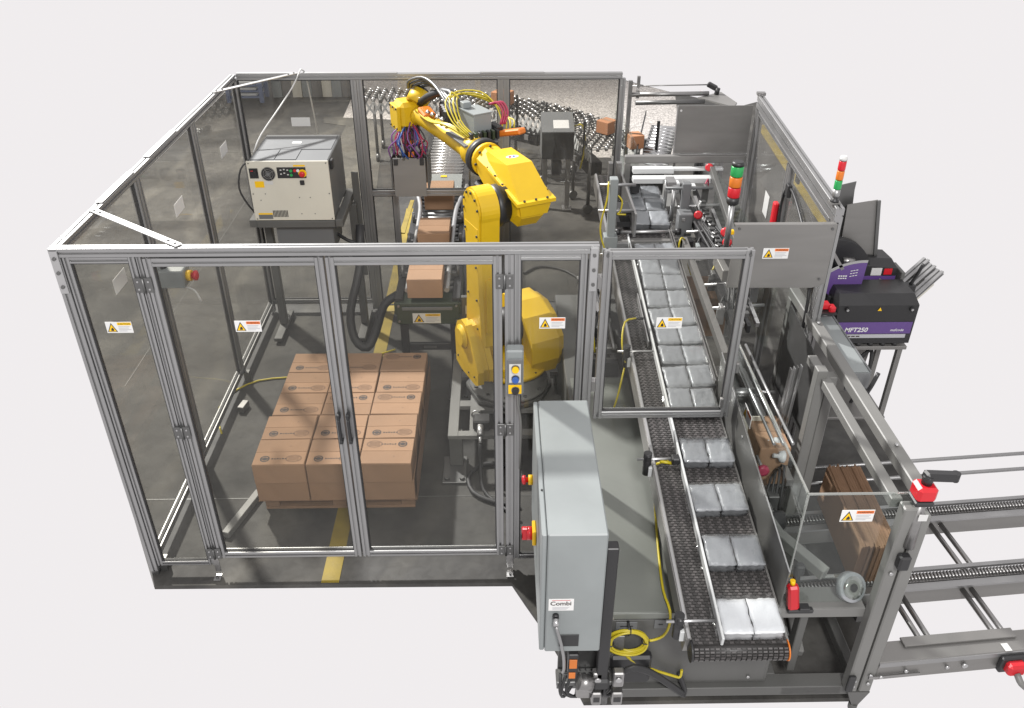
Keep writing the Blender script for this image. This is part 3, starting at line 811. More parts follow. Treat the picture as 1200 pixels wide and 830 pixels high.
def house(b):
    b.use("yellow")
    def ring(y, x0, x1, z0, z1, c):
        return [(x0 + c, y, z0), (x1 - c, y, z0), (x1, y, z0 + c), (x1, y, z1 - c), (x1 - c, y, z1), (x0 + c, y, z1), (x0, y, z1 - c), (x0, y, z0 + c)]
    b.loft([ring(-.17, -.02, .19, ez - .05, ez + .06, .03), ring(-.10, -.035, .20, ez - .13, ez + .10, .05), ring(.16, -.035, .20, ez - .10, ez + .19, .05), ring(.36, -.055, .155, ez + .03, ez + .245, .06), ring(.40, -.05, .15, ez + .05, ez + .24, .07)])
    b.lathe((.045, .40, ez + .145), Vector((-.05, 1, .02)), [(0, .115), (.03, .115), (.04, .10)], 24)
    b.use("black"); bolts(b, [(.045 + .108 * math.cos(R(a)), .37, ez + .145 + .108 * math.sin(R(a))) for a in range(0, 360, 45)], -Y)
one("gear_housing", rb, house)
def lid(b):
    b.use("yellow")
    # faceted cover over the motors at the back of the forearm, on a bolted flange
    zf = lambda y: ez + .085 + (y + .19) * .19
    def q(x0, x1, y0, y1, dz): return [(x0, y0, zf(y0) + dz), (x1, y0, zf(y0) + dz), (x1, y1, zf(y1) + dz), (x0, y1, zf(y1) + dz)]
    b.loft([q(.0, .185, -.185, .33, -.12), q(-.02, .205, -.20, .34, -.03)])
    b.loft([q(-.045, .225, -.22, .355, -.029), q(-.045, .225, -.22, .355, -.006)])
    hi = [(.0, .02, ez + .24), (.175, .02, ez + .24), (.175, .32, ez + .24), (.0, .32, ez + .24)]
    b.loft([q(-.022, .20, -.195, .335, -.0055), [tuple(p) for p in hi]])
    b.use("black")
    bolts(b, [(x, -.207, ez + .077) for x in (.01, .09, .17)], (0, -.3, .95), .008)
    bolts(b, [(.213, y, zf(y) - .008) for y in (-.12, .05)] + [(-.034, y, zf(y) - .008) for y in (.02, .13, .24)], (.2, 0, .98), .008)
    bolts(b, [(x, .346, zf(.346) - .008) for x in (.03, .12)], Z, .008)
one("motor_cover", rb, lid)
def dec(b):
    p = lambda u, v: Vector((.10 + u, .15 + v, ez + .2415))
    b.use("white").poly([p(.045 * math.cos(i * .5236), .028 * math.sin(i * .5236)) for i in range(12)])
    q = lambda u, v: p(u, v) + Vector((0, 0, 1)) * .001
    b.use("red"); b.quad(q(-.03, -.012), q(-.012, -.012), q(-.004, .012), q(-.022, .012)); b.use("blue"); b.quad(q(-.002, -.012), q(.014, -.012), q(.022, .012), q(.006, .012))
one("round_emblem", rb, dec)
one("forearm_ring", rb, lambda b: b.lathe((.043, .442, ez + .146), Vector((-.05, 1, .02)), [(0, .12), (.002, .128), (.05, .128), (.052, .11)], 24), "black")
wz = 1.88
def fore(b):
    b.use("yellow")
    b.lathe((.040, .496, ez + .147), Vector((-.095, 1.0, .03)), [(0, .108), (.12, .104), (.18, .078), (.45, .066), (.92, .058), (.94, .072), (.97, .072)], 18)
one("forearm", rb, fore)
W0 = Vector((-.055, 1.50, wz + .035))
def wrist(b):
    b.use("yellow").obox(W0 + Vector((-.05, .05, .0)), (.18, .20, .20), None, .03)
    b.lathe(W0 + Vector((-.005, -.02, .08)), Vector((.6, .2, .75)), [(0, .085), (.07, .085), (.08, .065), (.11, .065)], 18)
    b.obox(W0 + Vector((-.15, .05, -.02)), (.03, .17, .19), None, .008)
    b.use("black").lathe(W0 + Vector((.04, .0, .14)), Vector((.6, .2, .75)), [(0, .05), (.05, .05)], 16)
    bolts(b, [W0 + Vector((-.165, y, z)) for y in (-.02, .05, .12) for z in (-.09, .06)], -X, .008)
one("wrist", rb, wrist)
one("tool_flange", rb, lambda b: b.lathe(W0 + Vector((-.05, .05, -.101)), -Z, [(0, .085), (.04, .085), (.045, .07), (.09, .07)], 20), "black")
# gripper
G = W0 + Vector((-.05, .05, -.13))
gr = one("gripper", rb, lambda b: (b.obox(G + Vector((0, 0, -.18)), (.22, .26, .02)), b.obox(G + Vector((0, 0, -.03)), (.05, .05, .26))), "steel_dark")
Mg = Matrix.Rotation(R(-25), 3, 'Z')
def gv(x, y, z): return G + Mg @ Vector((x, y, z))
for s_ in (-1, 1):
    one("clamp_plate", gr, lambda b: b.obox(gv(.0, s_ * .15, -.33), (.25, .012, .31), Mg, .002), "steel_plate")
    one("side_plate", gr, lambda b: b.obox(gv(s_ * .14, 0, -.31), (.012, .27, .26), Mg, .002), "steel_dark")
    one("end_block", gr, lambda b: b.obox(gv(s_ * .1, -.165, -.2), (.03, .02, .05), Mg, .002), "black")
    one("air_cylinder", gr, lambda b: b.cyl(gv(s_ * .07, -.10, -.12), gv(s_ * .07, .1, -.12), .025, 12), "alu_bright")
rr = random.Random(5)
for k, (mname, n_) in enumerate((("hose_purple", 13), ("hose_red", 13), ("blue", 4), ("black", 6), ("white_plastic", 4))):
    def hs(b):
        for i in range(n_):
            a = rr.uniform(-.12, .12); c_ = rr.uniform(-.14, .0)
            b.tube([gv(a * .5, c_ * .4 - .05, .06 + rr.uniform(-.04, .03)), gv(a * .9 + rr.uniform(-.04, .04), c_ - .06, -.03 + rr.uniform(-.03, .03)), gv(a * .95 + rr.uniform(-.05, .05), c_ - .05, -.10 + rr.uniform(-.04, .02)), gv(a + rr.uniform(-.03, .03), c_ - .02, -.18)], .0055, 6)
    one("air_hoses", gr, hs, mname)
for p_ in ((.02, -.13, -.15), (.04, -.13, -.06)): one("valve_block", gr, lambda b: b.obox(gv(*p_), (.045, .03, .04), Mg, .004), "orange")
# dress pack on the forearm
def vb(b):
    b.use("ctrl_grey").obox((.06, .70, ez + .215), (.26, .34, .012), None, .002)
one("valve_tray", rb, vb)
one("valve_box", rb, lambda b: (b.use("cabinet_grey").obox((.10, .73, ez + .305), (.14, .20, .16), Matrix.Rotation(.12, 3, 'Z'), .004), b.obox((.10, .73, ez + .39), (.15, .21, .008), Matrix.Rotation(.12, 3, 'Z')), b.obox((.06, .80, ez + .415), (.06, .06, .04), None, .003)), "cabinet_grey")
def gp(b):
    for i in range(7): b.use("green_dark" if i % 2 else "black").obox((-.0 + i * .032, .58, ez + .255), (.02, .05, .06), None, .003)
    b.use("black")
    for i in range(5): b.obox((.22, .6 + i * .03, ez + .27), (.05, .02, .05), None, .003)
one("valve_manifold", rb, gp)
def yc(b):
    for i in range(5):
        o = i * .02 + (i % 3) * .012
        b.tube([(-.02 + o * .5, .58, ez + .26), (-.07 + o * .7, .74, ez + .33), (-.05 + o, .90, ez + .42 + o * .4), (.06 + o * 1.3, .94, ez + .47 - o * .5), (.20 + o, .86, ez + .47 - o), (.26 + o, .74, ez + .40 - o), (.26 + o, .64, ez + .31), (.24 + o, .60, ez + .27)], .0055, 6)
    for i in range(3):
        o = i * .014
        b.tube([(-.02 + o, .62, ez + .25), (-.09 + o, .8, ez + .29), (-.12 + o, 1.0, ez + .26), (-.11 + o, 1.2, ez + .24), (-.1 + o, 1.36, ez + .25)], .008, 6)
    b.tube([(.03, .85, ez + .45), (.0, .9, ez + .48), (-.03, .86, ez + .45)], .007, 6)
one("yellow_cables", rb, yc, "cable_yellow")
def bc(b):
    for i in range(4):
        o = i * .02
        b.tube([(.0 + o, .86, ez + .30), (-.01 + o, 1.02, ez + .40), (-.01 + o, 1.22, ez + .46 - o), (-.03 + o, 1.40, ez + .47 - o), (-.08 + o, 1.54, ez + .42 - o), (-.08 + o, 1.58, ez + .36)], .012, 7)
one("hose_loop", rb, bc, "steel_dark")
def bb(b):
    b.use("black")
    for i in range(5): b.obox((.03 + .012 * i, 1.02 + .05 * i, ez + .27), (.10, .05, .12), Matrix.Rotation(.3, 3, 'Z'), .01)
    b.tube([(.08, .9, ez + .3), (.07, 1.1, ez + .42), (.0, 1.3, ez + .36), (-.05, 1.42, ez + .28)], .03, 8)
    b.use("alu_bright")
    for i in range(4): b.cyl((-.03 - .01 * i, 1.0 + .07 * i, ez + .28), (-.05 - .01 * i, 1.0 + .07 * i, ez + .26), .014, 8)
one("cable_carrier", rb, bb)
one("junction_cover", rb, lambda b: b.obox((-.06, 1.25, ez + .25), (.10, .14, .05), Matrix.Rotation(.2, 3, 'X'), .012), "orange")
one("connector_arm", rb, lambda b: b.beam((.22, .62, ez + .24), (.30, .40, ez + .31), .07, .04, .01), "orange")
def rh(b):
    for i in range(3): b.tube([(.20 + .02 * i, .72, ez + .42), (.25 + .02 * i, .69, ez + .43), (.27 + .02 * i, .65, ez + .37), (.24 + .015 * i, .62, ez + .30)], .008, 6)
one("red_hoses", rb, rh, "hose_red")
one("axis_motor", rb, lambda b: (b.obox((.02, .36, ez - .06), (.14, .18, .14), None, .02), b.cyl((-.05, .30, ez - .06), (-.10, .24, ez - .12), .04, 12)), "black")
# ------------------------------------------------------------------ case conveyor with its green tail end
t = thing("case_conveyor", "roller case conveyor with a dark green end cover carrying a caution sticker", "conveyor", (1.545, 1.95, 0))
CZv = .80
one("end_cover", t, lambda b: (b.box(1.315, 1.785, 1.93, 2.10, .585, CZv - .03, .008), b.box(1.30, 1.80, 1.945, 3.0, .66, CZv - .035, .006)), "green_dark")
one("end_strip", t, lambda b: b.box(1.36, 1.735, 1.915, 1.9295, .715, .74, .003), "ctrl_grey")
one("warning_label", t, lambda b: warn_sign(b, (1.435, 1.928, .60), X, Z, .21, .085, "CAUTION"))
def bl(b):
    for x in (1.335, 1.765):
        for z in (.62, .75): b.cyl((x, 1.915, z), (x, 1.9295, z), .009, 8)
one("bolts", t, bl, "steel")
for x in (1.335, 1.765):
    one("side_frame", t, lambda b: b.box(x - .03, x + .03, 1.96, 6.2, .70, CZv - .004, .004), "black")
    one("guide_rail", t, lambda b: b.tube([(1.545 + (x - 1.545) * k, y, z) for k, y, z in ((.68, 1.98, .85), (.70, 2.6, .86), (.72, 3.3, .87), (.80, 3.6, .87), (1.02, 3.85, .88), (1.12, 4.0, .89))], .02, 8), "alu")
    for y in (2.3, 2.9, 3.35): one("guide_bracket", t, lambda b: (b.box(min(x, 1.545 + (x - 1.545) * .75), max(x, 1.545 + (x - 1.545) * .75), y, y + .03, CZv, CZv + .03), b.cyl((x, y + .015, CZv - .03), (x, y + .015, CZv + .09), .012, 8)), "steel_dark")
first = MB("steel_dark").cyl((1.366, 1.95, 0), (1.734, 1.95, 0), .027, 12).build("roller", t)
bright = first.data.copy(); bright.materials.clear(); bright.materials.append(MATS["roller"])
for i in range(45):
    rl = first if i == 0 else first.copy()
    if i: col.objects.link(rl); rl.parent = t
    y = 2.14 + i * .09
    rl.location = (0, y - 1.95, CZv - .028)
    if y > 4.0: rl.data = bright
for x, y in ((1.36, 1.99), (1.74, 1.99), (1.36, 3.3), (1.74, 3.3), (1.36, 5.6), (1.74, 5.6)):
    one("leg", t, lambda b: (b.box(x - .03, x + .03, y - .02, y + .02, .012, .70 if y > 2 else .584, .003), b.box(x - .05, x + .05, y - .04, y + .04, .001, .012)), "black")
one("cross_brace", t, lambda b: b.box(1.391, 1.709, 1.975, 2.005, .33, .39, .004), "black")
one("brand_plate", t, lambda b: b.box(1.50, 1.60, 1.971, 1.9745, .35, .37), "steel_dark")
one("pusher_arm", t, lambda b: b.tube([(1.80, 3.3, .83), (1.93, 3.32, .83), (1.93, 3.32, .62), (1.88, 3.3, .60)], .012), "black")
def smallplate(b):
    b.use("steel_dark").box(1.80, 1.90, 1.96, 2.0, .62, .80, .004); b.use("white").box(1.83, 1.89, 1.956, 1.9595, .66, .73)
    b.use("black").prism([(1.84, .69), (1.86, .69), (1.86, .68), (1.88, .695), (1.86, .71), (1.86, .70), (1.84, .70)], 'y', 1.9535, 1.9555)
one("arrow_plate", t, smallplate)
one("yellow_guard", t, lambda b: b.prism([(1.22, 3.2), (1.27, 3.2), (1.29, 3.95), (1.255, 3.95)], 'z', .76, .77), "yellow_line")
one("apron", t, lambda b: (b.use("cabinet_grey").poly([(1.36, 4.0, .825), (1.73, 4.0, .825), (1.73, 4.45, .84), (1.36, 4.45, .84)]), b.poly([(1.36, 4.0, .70), (1.73, 4.0, .70), (1.73, 3.999, .825), (1.36, 3.999, .825)]), b.use("sign_yellow").box(1.52, 1.58, 4.36, 4.41, .841, .843)), "cabinet_grey")
cp = carton(.26, .333, .155, 1, False)
remember(cp)
for i, (x, y, lab) in enumerate(((1.535, 2.115, "plain brown carton at the very end of the roller conveyor above the caution sticker"), (1.55, 2.93, "plain brown carton second from the green end of the roller conveyor"), (1.545, 3.80, "brown carton on the roller conveyor under the rear fence cross rail"))):
    o = cp if i == 0 else copy_tree(cp)
    o.location = (x, y, CZv + .0005); tag(o, lab, "cardboard box", "cartons riding on the roller conveyor")

# ------------------------------------------------------------------ flexible skate wheel conveyor
def curve_pts(P, n):
    out = []
    Q = [Vector(p) for p in P]; Q = [Q[0] * 2 - Q[1]] + Q + [Q[-1] * 2 - Q[-2]]
    segs = len(Q) - 3
    for k in range(n + 1):
        u = k / n * segs; i = min(int(u), segs - 1); tt = u - i
        a, b, c, d = Q[i:i + 4]
        out.append(.5 * ((2 * b) + (c - a) * tt + (2 * a - 5 * b + 4 * c - d) * tt * tt + (3 * b - a - 3 * c + d) * tt ** 3))
    return out
t = thing("flexible_conveyor", "flexible skate wheel conveyor curving along the back behind the fence", "conveyor", (1.8, 7.0, 0))
path = curve_pts([(.32, 7.5, 0), (1.2, 7.45, 0), (2.05, 7.15, 0), (2.75, 6.65, 0), (3.2, 6.0, 0), (3.4, 5.35, 0)], 46)
def nrm(i):
    d = (path[min(i + 1, 46)] - path[max(i - 1, 0)]).normalized(); return Vector((d.y, -d.x, 0)), d
WZ = .80
def wheels(b):
    for i, p in enumerate(path):
        nn, d = nrm(i)
        for k in range(6):
            q = p + nn * (-.25 + k * .1 + (.05 if i % 2 else 0)) + Z * WZ
            b.use(("steel", "steel_dark", "steel", "steel_dark", "roller")[(i * 7 + k * 3) % 5]).lathe(q - nn * .012, nn, [(0, .012), (.001, .029), (.022, .029), (.023, .012)], 8)
tag(one("skate_wheels", t, wheels), kind="stuff")
def axles(b):
    for i, p in enumerate(path):
        nn, d = nrm(i); b.cyl(p - nn * .30 + Z * WZ, p + nn * .31 + Z * WZ, .007, 6)
tag(one("axles", t, axles, "steel_dark"), kind="stuff")
for sd in (-1, 1):
    def lat(b):
        for i in range(0, 45):
            n0, d0 = nrm(i); n1, _ = nrm(i + 1); a, c_ = path[i] + n0 * sd * .29, path[i + 1] + n1 * sd * .29
            b.beam(a + Z * (WZ - .02), c_ + Z * (WZ - .17), .006, .026); b.beam(a + n0 * sd * .008 + Z * (WZ - .17), c_ + n1 * sd * .008 + Z * (WZ - .02), .006, .026)
    tag(one("lattice", t, lat, "white_plastic" if sd > 0 else "steel"), kind="stuff")
for i in (2, 11, 20, 29, 37, 44):
    nn, d = nrm(i)
    for sd in (-1, 1):
        one("leg", t, lambda b: (b.cyl(path[i] + nn * sd * .27 + Z * .06, path[i] + nn * sd * .27 + Z * (WZ - .04), .02, 8), b.cyl(path[i] + nn * sd * .27 - d * .02 + Z * .056, path[i] + nn * sd * .27 + d * .02 + Z * .056, .055, 10)), "steel_dark")
for i in (24, 30, 36, 42):
    nn, d = nrm(i)
    one("guide_post", t, lambda b: b.box(path[i].x + nn.x * .3 - .012, path[i].x + nn.x * .3 + .012, path[i].y + nn.y * .3 - .012, path[i].y + nn.y * .3 + .012, WZ - .2, WZ + .22), "black")
def motors(b):
    for i in (23, 26, 33, 36, 39, 42):
        nn, d = nrm(i); p = path[i] + nn * .2
        b.use("black").obox(p + Z * (WZ - .28), (.28, .16, .15), Matrix.Rotation(math.atan2(d.y, d.x), 3, 'Z'), .01); b.use("alu_bright").obox(p + nn * .12 + Z * (WZ - .26), (.06, .02, .06), Matrix.Rotation(math.atan2(d.y, d.x), 3, 'Z'))
one("drive_units", t, motors)
for k, (i, w, d_, h, lab) in enumerate(((21, .22, .2, .16, "orange brown carton on the wheel conveyor, half behind the robot"), (40, .17, .17, .14, "orange brown carton on the wheel conveyor beyond the fence corner post"))):
    b = MB("carton_orange"); b.box(-w / 2, w / 2, -d_ / 2, d_ / 2, 0, h, .005); o = b.build("cardboard_box")
    one("tape", o, lambda b: b.box(-w / 2 + .01, w / 2 - .01, -.02, .02, h + .0005, h + .0015), "cardboard")
    o.location = (path[i].x - (.12 if k == 0 else -.02), path[i].y - (.12 if k == 0 else 0), WZ + .03); o.rotation_euler = (0, 0, -.5 - .3 * k)
    tag(o, lab, "cardboard box", "cartons on the flexible conveyor")

# operator console behind the rear fence
t = thing("operator_console", "black fronted console box with a pale label on a steel stand behind the rear fence", "control box", (2.74, 5.5, 0))
one("housing", t, lambda b: b.prism([(5.40, .65), (5.40, .955), (5.72, 1.08), (5.74, .65)], 'x', 2.562, 2.912), "ctrl_grey")
one("front_door", t, lambda b: b.box(2.566, 2.908, 5.388, 5.3995, .655, .95, .003), "black")
sl = (Vector((0, .32, .125))).normalized()
one("label", t, lambda b: b.quad(*[Vector((x, 5.40, .955)) + sl * k + Vector((0, -.36, .93)) * .002 for x, k in ((2.69, .06), (2.86, .06), (2.86, .20), (2.69, .20))]), "white")
for x in (2.61, 2.87):
    one("leg", t, lambda b: (b.box(x - .025, x + .025, 5.55, 5.60, .012, .65, .003), b.box(x - .05, x + .05, 5.5, 5.65, .001, .012)), "steel")
one("shelf", t, lambda b: b.box(2.64, 2.84, 5.5, 5.62, .40, .45, .004), "steel")
one("drive_box", t, lambda b: b.box(2.68, 2.79, 5.44, 5.56, .451, .60, .006), "black")
tag(MB("cable_yellow").tube([(2.93, 5.62, .95), (3.02, 5.6, .96), (3.05, 5.55, .75), (3.0, 5.5, .5)], .01).build("cable"), "yellow cable hanging beside the black console box", "cable")
tag(MB("rubber").tube([(2.33, 3.9, .015), (2.5, 4.05, .012), (2.75, 3.95, .012), (2.95, 3.6, .012), (3.02, 3.3, .012)], .014).build("cable"), "black cable snaking over the floor outside the rear fence", "cable")

# far rack and low wall seen through the rear corner pane
t = thing("storage_rack", "low blue storage rack on the floor beyond the far corner of the fence", "rack", (-2.0, 10.2, 0))
for x in (-2.18, -1.66):
    for y in (10.0, 10.35): one("post", t, lambda b: b.box(x - .03, x + .03, y - .03, y + .03, .001, .30), "blue_steel")
for z in (.06, .15, .24):
    one("shelf", t, lambda b: b.box(-2.15, -1.69, 10.031, 10.32, z, z + .03), "blue_steel")
    one("tray", t, lambda b: b.box(-2.12, -1.74, 10.04, 10.3, z + .031, z + .07, .01), "white_plastic")
t = thing("panel_stack", "row of pale grey panels standing on the floor at the far back", "panels", (-1.0, 10.3, 0))
for i in range(9):
    one("panel", t, lambda b: b.box(-1.55 + i * .16, -1.40 + i * .16, 10.28 + (i % 2) * .02, 10.33 + (i % 2) * .02, .001, .30), ("cabinet_grey", "steel_plate", "ctrl_cream")[i % 3])
# ------------------------------------------------------------------ machine base and electrical cabinet
t = thing("base_cabinet", "grey welded base cabinet under the pouch conveyor, with a flat cover plate", "machine base", (3.0, -.9, 0))
one("body", t, lambda b: b.box(2.52, 3.40, -.918, 2.2, .165, .688, .006), "paint_dgrey")
one("cover_plate", t, lambda b: (b.box(2.548, 2.925, -.925, 1.03, .6885, .693, .002), b.box(2.548, 2.925, -.931, -.926, .655, .692, .002)), "cover_grey")
one("front_panel", t, lambda b: (b.box(2.57, 3.38, -.924, -.9185, .19, .64, .003)), "paint_dgrey")
one("skid", t, lambda b: (b.box(2.5, 3.86, -.95, -.87, .10, .164, .003), b.box(3.401, 3.46, -.87, 2.2, .10, .164, .003)), "paint_dgrey")
one("foot", t, lambda b: (b.cyl((2.60, -.9, .001), (2.60, -.9, .1), .02, 10)), "steel_dark")
def pl(b):
    b.use("alu_bright")
    for x, z in ((2.60, .66), (2.90, .66), (3.30, .22), (3.36, .6)): b.cyl((x, -.933, z), (x, -.9245, z), .008, 8)
    b.cyl((2.585, -.88, .693), (2.585, -.88, .699), .009, 10)
one("fasteners", t, pl)
for x, w, z in ((2.62, .10, .575), (2.80, .06, .585)):
    one("latch_plate", t, lambda b: (b.use("ctrl_grey").box(x, x + w, -.929, -.9245, z, z + .055, .002), b.use("black").box(x + .02, x + w - .02, -.931, -.9292, z + .025, z + .031)))
one("drive_cover", t, lambda b: b.box(2.60, 2.80, -.98, -.925, .25, .44, .02), "black")
t = thing("electrical_cabinet", "tall grey electrical cabinet with a Combi label and red and yellow switches on its side", "electrical cabinet", (2.38, -.7, .69))
one("body", t, lambda b: b.box(2.272, 2.515, -1.14, -.215, .694, 1.402, .006), "cabinet_grey")
one("door", t, lambda b: b.box(2.248, 2.2695, -1.136, -.219, .70, 1.398, .006), "cabinet_grey")
one("door_gasket", t, lambda b: b.box(2.2685, 2.273, -1.128, -.228, .71, 1.388), "black")
def lab(b):
    b.use("sign_white").box(2.283, 2.39, -1.143, -1.1405, .965, 1.035); b.use("ink").text("Combi", (2.335, -1.1438, 1.008), X, Z, .033, .02)
    b.use("red").box(2.297, 2.375, -1.1436, -1.1432, 1.026, 1.0285)
    b.use("sign_grey")
    for i in range(3): b.box(2.30, 2.372 - i * .006, -1.1436, -1.1432, .984 - i * .006, .9865 - i * .006)
one("maker_label", t, lab)
def sw(b, y, z, k):
    b.use("sign_yellow").obox((2.238, y, z), (.018, .085 * k, .085 * k), None, .004)
    b.use("red").cyl((2.2285, y, z), (2.205, y, z), .032 * k, 18); b.obox((2.195, y, z), (.03, .022 * k, .075 * k), None, .005); b.use("black").obox((2.178, y, z - .01), (.006, .03 * k, .03 * k), None)
one("main_switch", t, lambda b: sw(b, -.72, 1.005, 1.0))
def sb(b):
    b.use("sign_yellow").cyl((2.2475, -.31, .975), (2.225, -.31, .975), .026, 16); b.use("red").lathe((2.225, -.31, .975), -X, [(0, .013), (.012, .013), (.014, .024), (.028, .024), (.033, .014)])
one("stop_button", t, sb)
one("cable_gland", t, lambda b: (b.use("black").cyl((2.315, -1.141, .935), (2.315, -1.16, .935), .014, 12), b.use("alu_bright").cyl((2.315, -1.16, .935), (2.315, -1.185, .915), .012, 12)))
one("cable", t, lambda b: b.tube([(2.315, -1.185, .915), (2.335, -1.19, .83), (2.355, -1.17, .70), (2.365, -1.12, .55), (2.37, -1.06, .44), (2.42, -1.03, .40)], .007), "alu")
one("name_plate", t, lambda b: b.box(2.335, 2.42, -1.144, -1.1405, .735, .81, .002), "black")
one("hinge_screw", t, lambda b: b.cyl((2.26, -.87, 1.398), (2.26, -.87, 1.402), .005, 8), "black")
t = thing("support_post", "black square support post standing between the grey cabinet and the base", "post", (2.55, -1.0, 0))
one("tube", t, lambda b: b.box(2.522, 2.572, -1.09, -1.04, .43, 1.27, .004), "black")
one("boot", t, lambda b: b.box(2.505, 2.585, -1.10, -1.03, .36, .4295, .012), "rubber")
one("bracket", t, lambda b: b.box(2.53, 2.565, -1.0395, -.9255, .52, .60), "steel_dark")
t = thing("connector_panel", "cluster of plugs and cables below the grey electrical cabinet", "connector panel", (2.5, -1.0, .4))
def pp(b):
    b.box(2.34, 2.66, -1.05, -.97, .33, .36, .004); b.box(2.35, 2.66, -.968, -.955, .20, .58, .002)
one("plate", t, pp, "steel_dark")
for x, w in ((2.505, .045), (2.60, .05)):
    one("plug", t, lambda b: (b.use("steel").box(x, x + w, -1.09, -1.0505, .37, .47, .006), b.use("alu_bright").cyl((x + w / 2, -1.098, .43), (x + w / 2, -1.0905, .43), .015, 12), b.use("steel").box(x, x + w, -1.10, -1.0505, .25, .34, .006), b.use("black").box(x + .008, x + w - .008, -1.103, -1.1005, .28, .31)))
one("terminal", t, lambda b: (b.use("black").box(2.385, 2.43, -1.10, -1.05, .45, .62, .004), b.use("orange").box(2.39, 2.425, -1.104, -1.1005, .53, .59, .003), b.box(2.39, 2.42, -1.104, -1.1005, .46, .50, .003)))
one("motor", t, lambda b: (b.cyl((2.44, -1.09, .42), (2.50, -1.09, .40), .04, 12), b.box(2.43, 2.50, -1.1, -1.05, .30, .38, .01)), "steel")
rc = random.Random(9)
def cb(b):
    for i in range(9):
        x = 2.36 + i * .028
        b.tube([(x, -1.03, .40), (x + rc.uniform(-.03, .03), -1.06, .31), (x + rc.uniform(.0, .05), -1.04, .24), (x + .06, -1.0, .27), (x + .10, -.98, .36)], .008, 6)
one("cables", t, cb, "rubber")
def cb2(b):
    for i in range(3):
        o = i * .012
        b.tube([(2.62, -1.03, .37), (2.70, -1.03, .42 + o), (2.80, -.99, .33 + o), (2.92, -.965, .19 + o), (2.99, -.96, .12 + o), (2.97, -.95, .20 + o), (2.95, -.94, .25 + o)], .010, 6)
one("cables", t, cb2, "rubber")
# yellow cable coil on the base
t = thing("cable_coil", "coil of yellow cable hung on the front of the machine base", "cable coil", (2.68, -.95, .54))
def coil(b):
    for k in range(7):
        r = .078 + .005 * (k % 4); zz = -.965 - .006 * (k // 2); c = (2.675 + rc.uniform(-.004, .004), .545 + rc.uniform(-.004, .004))
        b.tube([(c[0] + r * 1.05 * math.cos(a), zz + .004 * math.sin(2 * a + k), c[1] + r * .9 * math.sin(a)) for a in [i * .35 for i in range(19)]], .0062, 6, 2)
one("coil", t, coil, "cable_yellow")
one("cable_tie", t, lambda b: [b.tube([(2.675 + .083 * math.cos(a) + .018 * math.cos(a) * math.cos(q), -.968 + .02 * math.sin(q), .545 + .075 * math.sin(a) + .018 * math.sin(a) * math.cos(q)) for q in [i * .63 for i in range(11)]], .003, 5, 1) for a in (.0, 1.5, 3.3)], "black")
one("hook", t, lambda b: b.tube([(2.675, -.929, .64), (2.675, -.97, .63), (2.675, -.98, .60)], .006), "black")
one("cable_end", t, lambda b: b.tube([(2.66, -.97, .475), (2.70, -.975, .42), (2.80, -.965, .34), (2.92, -.955, .27), (2.955, -.95, .255), (2.96, -.945, .30)], .007), "cable_yellow")
tag(MB("cable_yellow").tube([(2.955, -.205, 1.0), (2.91, -.20, .985), (2.885, -.20, .95), (2.89, -.26, .82), (2.89, -.36, .72), (2.868, -.60, .704), (2.855, -.80, .702), (2.865, -.925, .705), (2.862, -.96, .64), (2.84, -.96, .57), (2.79, -.96, .54), (2.75, -.965, .55)], .0065).build("cable"), "yellow sensor cable running from the belt sensor down to the coil", "cable")

# ------------------------------------------------------------------ pouch conveyor
SL = .12
def bz_(y): return .85 + SL * (y + 1.25)
cv = thing("pouch_conveyor", "inclined pouch conveyor with dark link belt, white rail and steel side guard", "conveyor", (3.1, -1.2, 0))
YA, YB = -1.235, 3.0
SD = Vector((0, 1, SL)).normalized(); SN = Vector((0, -SL, 1)).normalized()
def beltm(b):
    x0, x1 = 2.895, 3.298
    b.use("belt")
    k = .07
    ring = lambda y: [(x0, y, bz_(y) - .012), (x1, y, bz_(y) - .012), (x1, y, bz_(y) - .004), (x0, y, bz_(y) - .004)]
    b.loft([ring(YA), ring(YB)])
    n = int((YB - YA) / .0150)
    for i in range(n):
        y = YA + i * .0150
        off = .0112 if i % 2 else 0
        for j in range(18):
            xa = x0 + .0005 + j * .0224 + off; xb = min(xa + .0165, x1)
            if xb > xa + .004:
                b.use("belt_light" if (i + j) % 2 else "belt")
                b.obox(((xa + xb) / 2, y + .006, bz_(y + .006) - .002), (xb - xa, .0095, .005), Matrix.Rotation(math.atan(SL), 3, 'X'))
tag(one("belt", cv, beltm, "belt"), kind="stuff")
rz_ = bz_(YA) - .044
def nose(b):
    x0, x1 = 2.895, 3.298
    b.use("belt").cyl((x0, YA, rz_), (x1, YA, rz_), .036, 24)
    for a in range(60, 300, 18):
        for j in range(18):
            c_ = (x0 + .0112 + j * .0224, YA - .04 * math.sin(R(a - 30)), rz_ + .04 * math.cos(R(a - 30)))
            b.use("belt_light" if (a // 18 + j) % 2 else "belt").obox(c_, (.0165, .0075, .005), Matrix.Rotation(R(a - 30), 3, 'X'))
one("nose_roller", cv, nose)
one("end_disc", cv, lambda b: (b.use("black").cyl((2.884, YA, rz_), (2.8945, YA, rz_), .048, 24), b.use("orange").cyl((3.2985, YA, rz_), (3.304, YA, rz_), .046, 24)))
one("side_frame", cv, lambda b: b.prism([(YA + .05, bz_(YA + .05) - .11), (YB, bz_(YB) - .11), (YB, bz_(YB) + .004), (YA + .02, bz_(YA + .02) + .004)], 'x', 2.868, 2.892), "steel_plate")
one("side_frame", cv, lambda b: b.prism([(YA + .05, bz_(YA + .05) - .11), (YB, bz_(YB) - .11), (YB, bz_(YB) - .014), (YA + .02, bz_(YA + .02) - .014)], 'x', 3.301, 3.312), "steel_plate")
